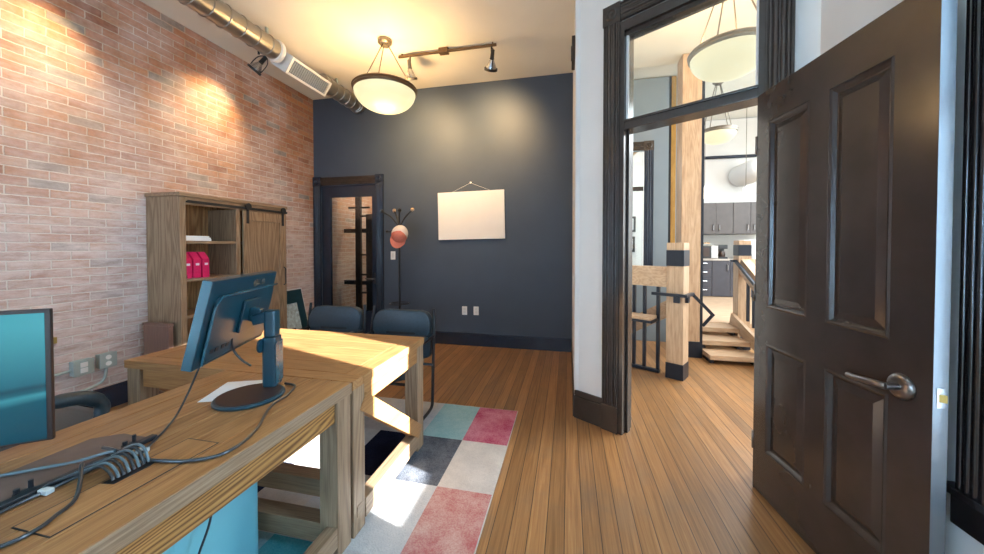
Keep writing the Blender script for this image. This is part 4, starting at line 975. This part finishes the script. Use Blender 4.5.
# newel post at the hall rail (aligned with the door wall)
HT2 = frame2(1.151, 3.842, U[0], U[1])     # local x right along the rail, front corner at the origin
npost = empty('newel_post', (1.10, 3.95, 0), 'pale timber newel post with black band and black shoe in the doorway', 'post')
m = MB(HT2); m.box(-.165, 0, .0, .185, .165, 1.175, .004); m.box(-.165, 0, 0, .185, 1.345, 1.42, .004); m.box(-.160, -.005, .005, .18, 1.17, 1.35); m.build('post_shaft', M['fir_z'], npost)
m = MB(HT2); m.box(-.168, .003, -.003, .188, 1.178, 1.342, .002); m.build('black_band', M['steel'], npost)
m = MB(HT2); m.box(-.168, .003, -.003, .188, .001, .163, .003); m.build('black_shoe', M['steel'], npost)
# low rail running left of the newel
hr = empty('hall_railing', (.65, 4.22, 0), 'low timber and black steel railing left of the newel post', 'railing')
m = MB(HT2); m.box(-.98, -.170, .02, .13, .95, 1.165, .004); m.build('top_beam', M['fir_x'], hr)
for x in (-.27, -.415, -.53, -.66, -.79, -.92):
    m = MB(HT2); m.box(x-.016, x+.016, .06, .092, .04, .9495); m.build('baluster', M['steel'], hr)
m = MB(HT2); m.box(-.98, -.25, .05, .10, .006, .036); m.build('bottom_bar', M['steel'], hr)
m = MB(HT2); m.beam((-.98, .30, .22), (-.18, .30, .72), .05, .17); m.build('sloped_stringer', M['fir_x'], hr)
lt = tag(MB(HT2).box(-.95, -.275, -.13, .055, .60, .632, .004).build('ledge_plank', M['fir_x']), 'short pale timber ledge fixed in front of the railing balusters', 'ledge')
lt = tag(MB(HT2).box(-.95, -.262, -.135, .058, .572, .599, .002).build('ledge_bracket', M['steel']), 'black steel bar under the timber ledge', 'bracket')
# flat black handrail wrapped round the newel
hh = empty('hand_rail', (1.2, 3.9, .85), 'flat black steel handrail bent round the newel post', 'handrail')
m = MB(HT2); m.box(-.30, .045, -.050, -.010, .865, .895, .003); m.box(.010, .045, -.0095, .22, .865, .895, .003); m.build('rail_bar', M['steel'], hh)
m = MB(HT2); m.beam((.028, .20, .88), (.20, .30, .66), .035, .03); m.beam((.20, .30, .675), (.105, .30, .54), .035, .03); m.build('rail_return', M['steel'], hh)
for x in (-.06,): m = MB(HT2); m.box(x-.03, x+.03, -.026, -.001, .80, .864, .003); m.build('rail_bracket', M['steel'], hh)
m = MB(HT2); m.box(.001, .03, .05, .11, .80, .864, .003); m.build('rail_bracket', M['steel'], hh)

# steps up to the kitchen
KF = .32
def step(i, x0, x1, y, z, d=.33):
    t = empty('stair_tread', ((x0+x1)/2, y+d/2, z-.06), ['lowest of the three wooden stair treads up to the kitchen', 'middle of the three wooden stair treads up to the kitchen', 'topmost of the three wooden stair treads up to the kitchen'][i], 'stair tread')
    m = MB(); m.box(x0, x1, y, y+d, z-.055, z, .004); m.build('tread_board', M['fir_x'], t)
    m = MB(); m.box(x0+.02, x0+.06, y+.05, y+d-.05, .001 if i == 0 else z-.107-.0, z-.0555); m.box(x1-.06, x1-.02, y+.05, y+d-.05, .001 if i == 0 else z-.107, z-.0555); m.build('tread_support', M['steel'], t)
step(0, 1.63, 2.165, 4.475, .107)
step(1, 1.63, 2.165, 4.74, .214)
step(2, 1.63, 2.165, 5.02, .318)
m = MB(); m.box(1.605, 6.0, 5.36, 8.95, .0, KF); struct(m, 'floor_kitchen', M['fir_x'])
# stair newel, sloping rail and stringer on the right
sn = empty('newel_post', (2.30, 5.30, 0), 'timber newel with black band at the top of the kitchen stairs', 'post')
m = MB(); m.box(2.225, 2.375, 5.205, 5.355, .321 if False else .17, 1.255, .003); m.box(2.225, 2.375, 5.205, 5.355, 1.405, 1.46, .003); m.box(2.23, 2.37, 5.21, 5.35, 1.25, 1.41); m.build('post_shaft', M['fir_z'], sn)
m = MB(); m.box(2.222, 2.378, 5.202, 5.358, 1.258, 1.402, .002); m.build('black_band', M['steel'], sn)
m = MB(); m.box(2.222, 2.378, 5.202, 5.358, .001, .169, .002); m.build('black_shoe', M['steel'], sn)
sr = empty('stair_railing', (2.26, 4.75, 0), 'sloping timber and black steel stair railing beside the kitchen steps', 'railing')
m = MB(); m.beam((2.285, 5.200, 1.13), (2.285, 4.0, .47), .10, .19); m.build('sloped_beam', M['fir_y'], sr)
m = MB(); m.beam((2.20, 5.24, 1.19), (2.20, 4.0, .53), .03, .035); m.box(2.14, 2.215, 5.225, 5.26, 1.172, 1.203); m.build('rail_bar', M['steel'], sr)
m = MB(); m.beam((2.193, 5.30, .40), (2.193, 4.28, .10), .045, .16); m.build('stringer', M['fir_y'], sr)
for k in range(7):
    y = 5.08-.145*k; zt = 1.13-.55*(5.2-y)-.11; zb = .40-.373*(5.30-y)+.09
    m = MB(); m.box(2.27, 2.30, y-.014, y+.014, max(.03, zb), zt); m.build('baluster', M['steel'], sr)

# kitchen run
KY = 8.10
def cab(name, x0, x1, y0, y1, z0, z1, mat, label, kind, group=None):
    r = empty(name, ((x0+x1)/2, (y0+y1)/2, z0), label, 'cabinet', group)
    m = MB(); m.box(x0+.002, x1-.002, y0+.022, y1, z0, z1); m.build('cabinet_box', M[mat], r)
    if kind == 'doors':
        mid_ = (x0+x1)/2
        for a, b, hx in ((x0+.004, mid_-.0025, mid_-.06), (mid_+.0025, x1-.004, mid_+.06)):
            m = MB(); m.box(a, b, y0, y0+.02, z0+.004, z1-.004, .003); d = m.build('cabinet_door', M[mat], r)
            hz = z0+.14 if z0 > 1 else z1-.15
            m = MB(); m.tube([(hx, y0-.001, hz-.07), (hx, y0-.028, hz-.05), (hx, y0-.028, hz+.05), (hx, y0-.001, hz+.07)], .010, 8, smooth=0); m.build('handle', M['chrome'], d)
    else:
        n = 4
        for k in range(n):
            a = z0+.004+(z1-z0-.008)*k/n; b = a+(z1-z0-.008)/n-.004
            m = MB(); m.box(x0+.004, x1-.004, y0, y0+.02, a, b, .003); d = m.build('drawer', M[mat], r)
            m = MB(); m.tube([(x0+.09, y0-.001, b-.05), (x0+.10, y0-.026, b-.05), (x1-.10, y0-.026, b-.05), (x1-.09, y0-.001, b-.05)], .009, 8, smooth=0); m.build('handle', M['chrome'], d)
    return r
UZ0, UZ1 = 1.655, 2.34
for i, (a, b, lab) in enumerate(((2.16, 2.83, 'grey-brown upper kitchen cabinet beside the timber column'), (2.83, 3.50, 'grey-brown upper kitchen cabinet above the coffee maker'), (3.50, 4.17, 'grey-brown upper kitchen cabinet nearest the open door'))):
    cab('upper_cabinet', a, b, 8.45, 8.949, UZ0, UZ1, 'cabinet', lab, 'doors', 'upper kitchen cabinets')
cab('base_cabinet', 2.24, 2.97, KY, 8.94, KF+.01, 1.085, 'cabinet_low', 'dark kitchen drawer unit under the microwave', 'drawers')
cab('base_cabinet', 2.97, 3.66, KY, 8.94, KF+.01, 1.085, 'cabinet_low', 'dark kitchen base cabinet with two doors right of the drawers', 'doors')
cab('base_cabinet', 3.66, 4.35, KY, 8.94, KF+.01, 1.085, 'cabinet_low', 'dark kitchen base cabinet behind the stair newel', 'doors')
m = MB(); m.box(2.2, 4.4, KY-.02, 8.94, 1.0865, 1.12, .003); tag(m.build('countertop', M['stone']), 'pale kitchen countertop over the dark base cabinets', 'countertop')
mw = empty('microwave', (2.86, 8.35, 1.121), 'black and silver microwave oven on the kitchen counter', 'microwave')
m = MB(); m.box(2.56, 3.11, 8.17, 8.55, 1.122, 1.405, .006); m.build('oven_body', M['nickel'], mw)
m = MB(); m.box(2.575, 2.97, 8.155, 8.169, 1.135, 1.392, .003); d = m.build('oven_door', M['black'], mw)
m = MB(); m.box(2.61, 2.935, 8.152, 8.1545, 1.17, 1.36); m.build('door_glass', M['base_brown'], d)
m = MB(); m.box(2.975, 3.10, 8.158, 8.169, 1.135, 1.392, .002); m.build('control_panel', M['chrome'], mw)
cm = empty('coffee_maker', (3.19, 8.35, 1.121), 'black coffee maker on the kitchen counter right of the microwave', 'coffee maker')
m = MB(); m.box(3.13, 3.30, 8.20, 8.45, 1.1215, 1.16, .005); m.box(3.13, 3.30, 8.36, 8.45, 1.1605, 1.42, .005); m.box(3.13, 3.30, 8.20, 8.36, 1.33, 1.42, .008); m.build('machine_body', M['black'], cm)
m = MB(); m.lathe([(0, 1.1615), (.06, 1.1615), (.068, 1.20), (.06, 1.27), (.045, 1.29), (0, 1.29)], loc=(3.215, 8.28, 0), n=20); m.build('carafe', M['base_brown'], cm)
tr_ = empty('bread_tray', (2.83, 8.35, 1.406), 'tray of bread rolls on top of the microwave', 'tray')
m = MB(); m.lathe([(0, 1.4065), (.16, 1.4065), (.25, 1.43), (.245, 1.436), (.155, 1.414), (0, 1.414)], loc=(2.84, 8.36, 0), n=28, sy=.6); m.build('plate', M['plate'], tr_)
for k in range(6):
    x = 2.70+.056*k; y = 8.33+.04*(k % 2); m = MB(); m.lathe([(0, 0), (.035, .008), (.045, .025), (.035, .05), (0, .062)], loc=(x, y, 1.4155), n=14, sy=.8); tag(m.build('bread_roll', M['food']), 'brown bread roll heaped on the plate over the microwave', 'bread roll', 'bread rolls on the plate')
ap = empty('counter_appliance', (3.80, 8.35, 1.121), 'white box-shaped appliance on the counter right of the stair newel', 'appliance')
m = MB(); m.box(3.60, 4.05, 8.20, 8.55, 1.1215, 1.52, .02); m.build('appliance_body', M['plate'], ap)
m = MB(); m.box(3.64, 4.01, 8.19, 8.1995, 1.17, 1.30, .003); m.build('front_panel', M['register'], ap)
for k, x in enumerate((3.66, 3.76, 3.86)):
    m = MB(); m.lathe([(0, 0), (.028, 0), (.036, .10), (.033, .10), (.026, .006), (0, .006)], loc=(x, 8.135, 1.1215), n=16); tag(m.build('paper_cup', M['paper']), 'small white cup on the counter in front of the white appliance', 'cup', 'white cups on the counter')
ib = tag(MB().box(2.95, 3.9, 6.6, 6.72, 1.02, 1.17, .004).build('timber_rail', M['fir_x']), 'horizontal timber rail behind the sloping stair railing', 'rail')
for x in (2.98, 3.87): 
    pass
m = MB(); m.box(2.97, 3.06, 6.615, 6.705, KF+.001, 1.0195); m.box(3.79, 3.88, 6.615, 6.705, KF+.001, 1.0195); m.bm.free()
# black tie bar, round duct end, pendants in the hall
m = MB(); m.tube([(1.0, 8.86, 3.43), (6.0, 8.94, 3.43)], .035, 10); tag(m.build('tie_bar', M['steel']), 'thin black horizontal bar across the bright kitchen wall', 'bar')
m = MB(); m.lathe([(0, -.20), (.10, -.19), (.18, -.14), (.22, -.06), (.24, 0), (.24, .9), (0, .9)], loc=(3.82, 8.0, 2.98), axis='y', n=28); tag(m.build('duct_end', M['white_wall']), 'round white duct end high on the kitchen wall', 'duct')
pendant('bowl_pendant', (1.32, 3.30), 3.76, 3.02, .30, 'near bowl pendant seen through the transom glass over the door', 'bowl2', 4, .9, None, 'nickel')
pendant('bowl_pendant', (2.19, 5.82), 3.87, 3.10, .245, 'far bowl pendant hanging before the kitchen wall', 'bowl2', 4, .2, None, 'nickel')
for i, (x, y, lab) in enumerate(((2.62, 7.55, 'small glass kitchen pendant beside the timber column'), (3.42, 7.74, 'small glass kitchen pendant nearest the open door'))):
    r = empty('cylinder_pendant', (x, y, 2.36), lab, 'pendant lamp', 'small kitchen pendants')
    m = MB(); m.tube([(x, y, 2.56), (x, y, 4.12)], .005, 6); m.build('pendant_cord', M['nickel'], r)
    m = MB(); m.lathe([(0, 2.575), (.03, 2.57), (.035, 2.545), (0, 2.545)], loc=(x, y, 0), n=16); m.build('lamp_cap', M['chrome'], r)
    m = MB(); m.lathe([(.045, 2.5449), (.065, 2.33), (.062, 2.33), (.042, 2.5449)], loc=(x, y, 0), n=20); m.build('glass_shade', M['lampglow2'], r)

# ------------------------------------------------------------------ light
def area(name, loc, rot, sx, sy, power, col):
    l = bpy.data.lights.new(name, 'AREA'); l.shape = 'RECTANGLE'; l.size = sx; l.size_y = sy; l.energy = power; l.color = col
    o = bpy.data.objects.new(name, l); COL.objects.link(o); o.location = loc; o.rotation_euler = rot; return o
def point(name, loc, power, col, r=.06):
    l = bpy.data.lights.new(name, 'POINT'); l.energy = power; l.color = col; l.shadow_soft_size = r
    o = bpy.data.objects.new(name, l); COL.objects.link(o); o.location = loc; return o
def spot(name, loc, d, power, col, ang, blend=.6, r=.03):
    l = bpy.data.lights.new(name, 'SPOT'); l.energy = power; l.color = col; l.spot_size = math.radians(ang); l.spot_blend = blend; l.shadow_soft_size = r
    o = bpy.data.objects.new(name, l); COL.objects.link(o); o.location = loc; o.rotation_euler = Vector(d).to_track_quat('-Z', 'Y').to_euler(); return o
SKY = (.45, .74, 1.0); WARM = (1.0, .62, .27)
w = bpy.data.worlds.new('World'); sc.world = w; w.use_nodes = True
w.node_tree.nodes['Background'].inputs[0].default_value = (.60, .78, 1.0, 1); w.node_tree.nodes['Background'].inputs[1].default_value = 1.2
sl = bpy.data.lights.new('sun', 'SUN'); sl.energy = 38.; sl.color = (1., .97, .91); sl.angle = math.radians(.6)
so = bpy.data.objects.new('sun', sl); COL.objects.link(so)
e = math.radians(15.6); so.rotation_euler = Vector((-.954*math.cos(e), .30*math.cos(e), -math.sin(e))).to_track_quat('-Z', 'Y').to_euler()
for a, b in fw: area('window_daylight', ((a+b)/2, YF-.03, 1.55), (PI/2-.12, 0, PI), b-a-.1, 1.9, 380, SKY)
area('window_daylight', (XR+.155, (WY0+WY1)/2, 1.9), (PI/2, 0, PI/2), .42, 2.4, 40, SKY)
point('pendant_bulb', (PX, PY, 2.97), 30, WARM, .12)
point('pendant_glow', (PX, PY, 2.72), 20, WARM, .22)
spot('track_spot', s1, (-.15, .80, -.45), 60, WARM, 110, 1.)
spot('track_spot', s2, (-.15, .80, -.45), 75, WARM, 110, 1.)
spot('track_spot', s3, (-.47, -.18, -.62), 34, (1., .73, .38), 90, 1.)
spot('track_spot', s4, (-.47, -.18, -.62), 34, (1., .73, .38), 90, 1.)
area('hall_daylight', (4.2, 5.2, 3.70), (0, 0, 0), 3.0, 3.5, 175, (.85, .93, 1.0))
area('hall_daylight', (5.9, 4.2, 2.4), (PI/2, 0, PI/2), 3.5, 2.4, 110, (.80, .93, 1.0))
point('hall_bulb', (1.32, 3.30, 3.02), 32, WARM, .08)
point('room_light', (.7, 6.1, 2.6), 10, (1., .95, .88), .2)
point('passage_lamp', (-3.0, 5.75, 2.7), 28, (1., .84, .62), .15)

# ------------------------------------------------------------------ camera
cam = bpy.data.cameras.new('camera'); co = bpy.data.objects.new('camera', cam); COL.objects.link(co); sc.camera = co
co.location = (0, 0, 1.38); co.rotation_euler = (math.radians(89), 0, math.atan(76/345.))
cam.sensor_fit = 'HORIZONTAL'; cam.sensor_width = 36.; cam.lens = 345*36/984.; cam.shift_y = -24.4/984; cam.clip_start = .02; cam.clip_end = 100
sc.view_settings.view_transform = 'Standard'; sc.view_settings.look = 'None'; sc.view_settings.gamma = 1; sc.view_settings.use_curve_mapping = False
sc.view_settings.exposure = 0.9
sc.cycles.use_denoising = True
sc.cycles.max_bounces = 8; sc.cycles.transparent_max_bounces = 12
sc.cycles.sample_clamp_indirect = 6
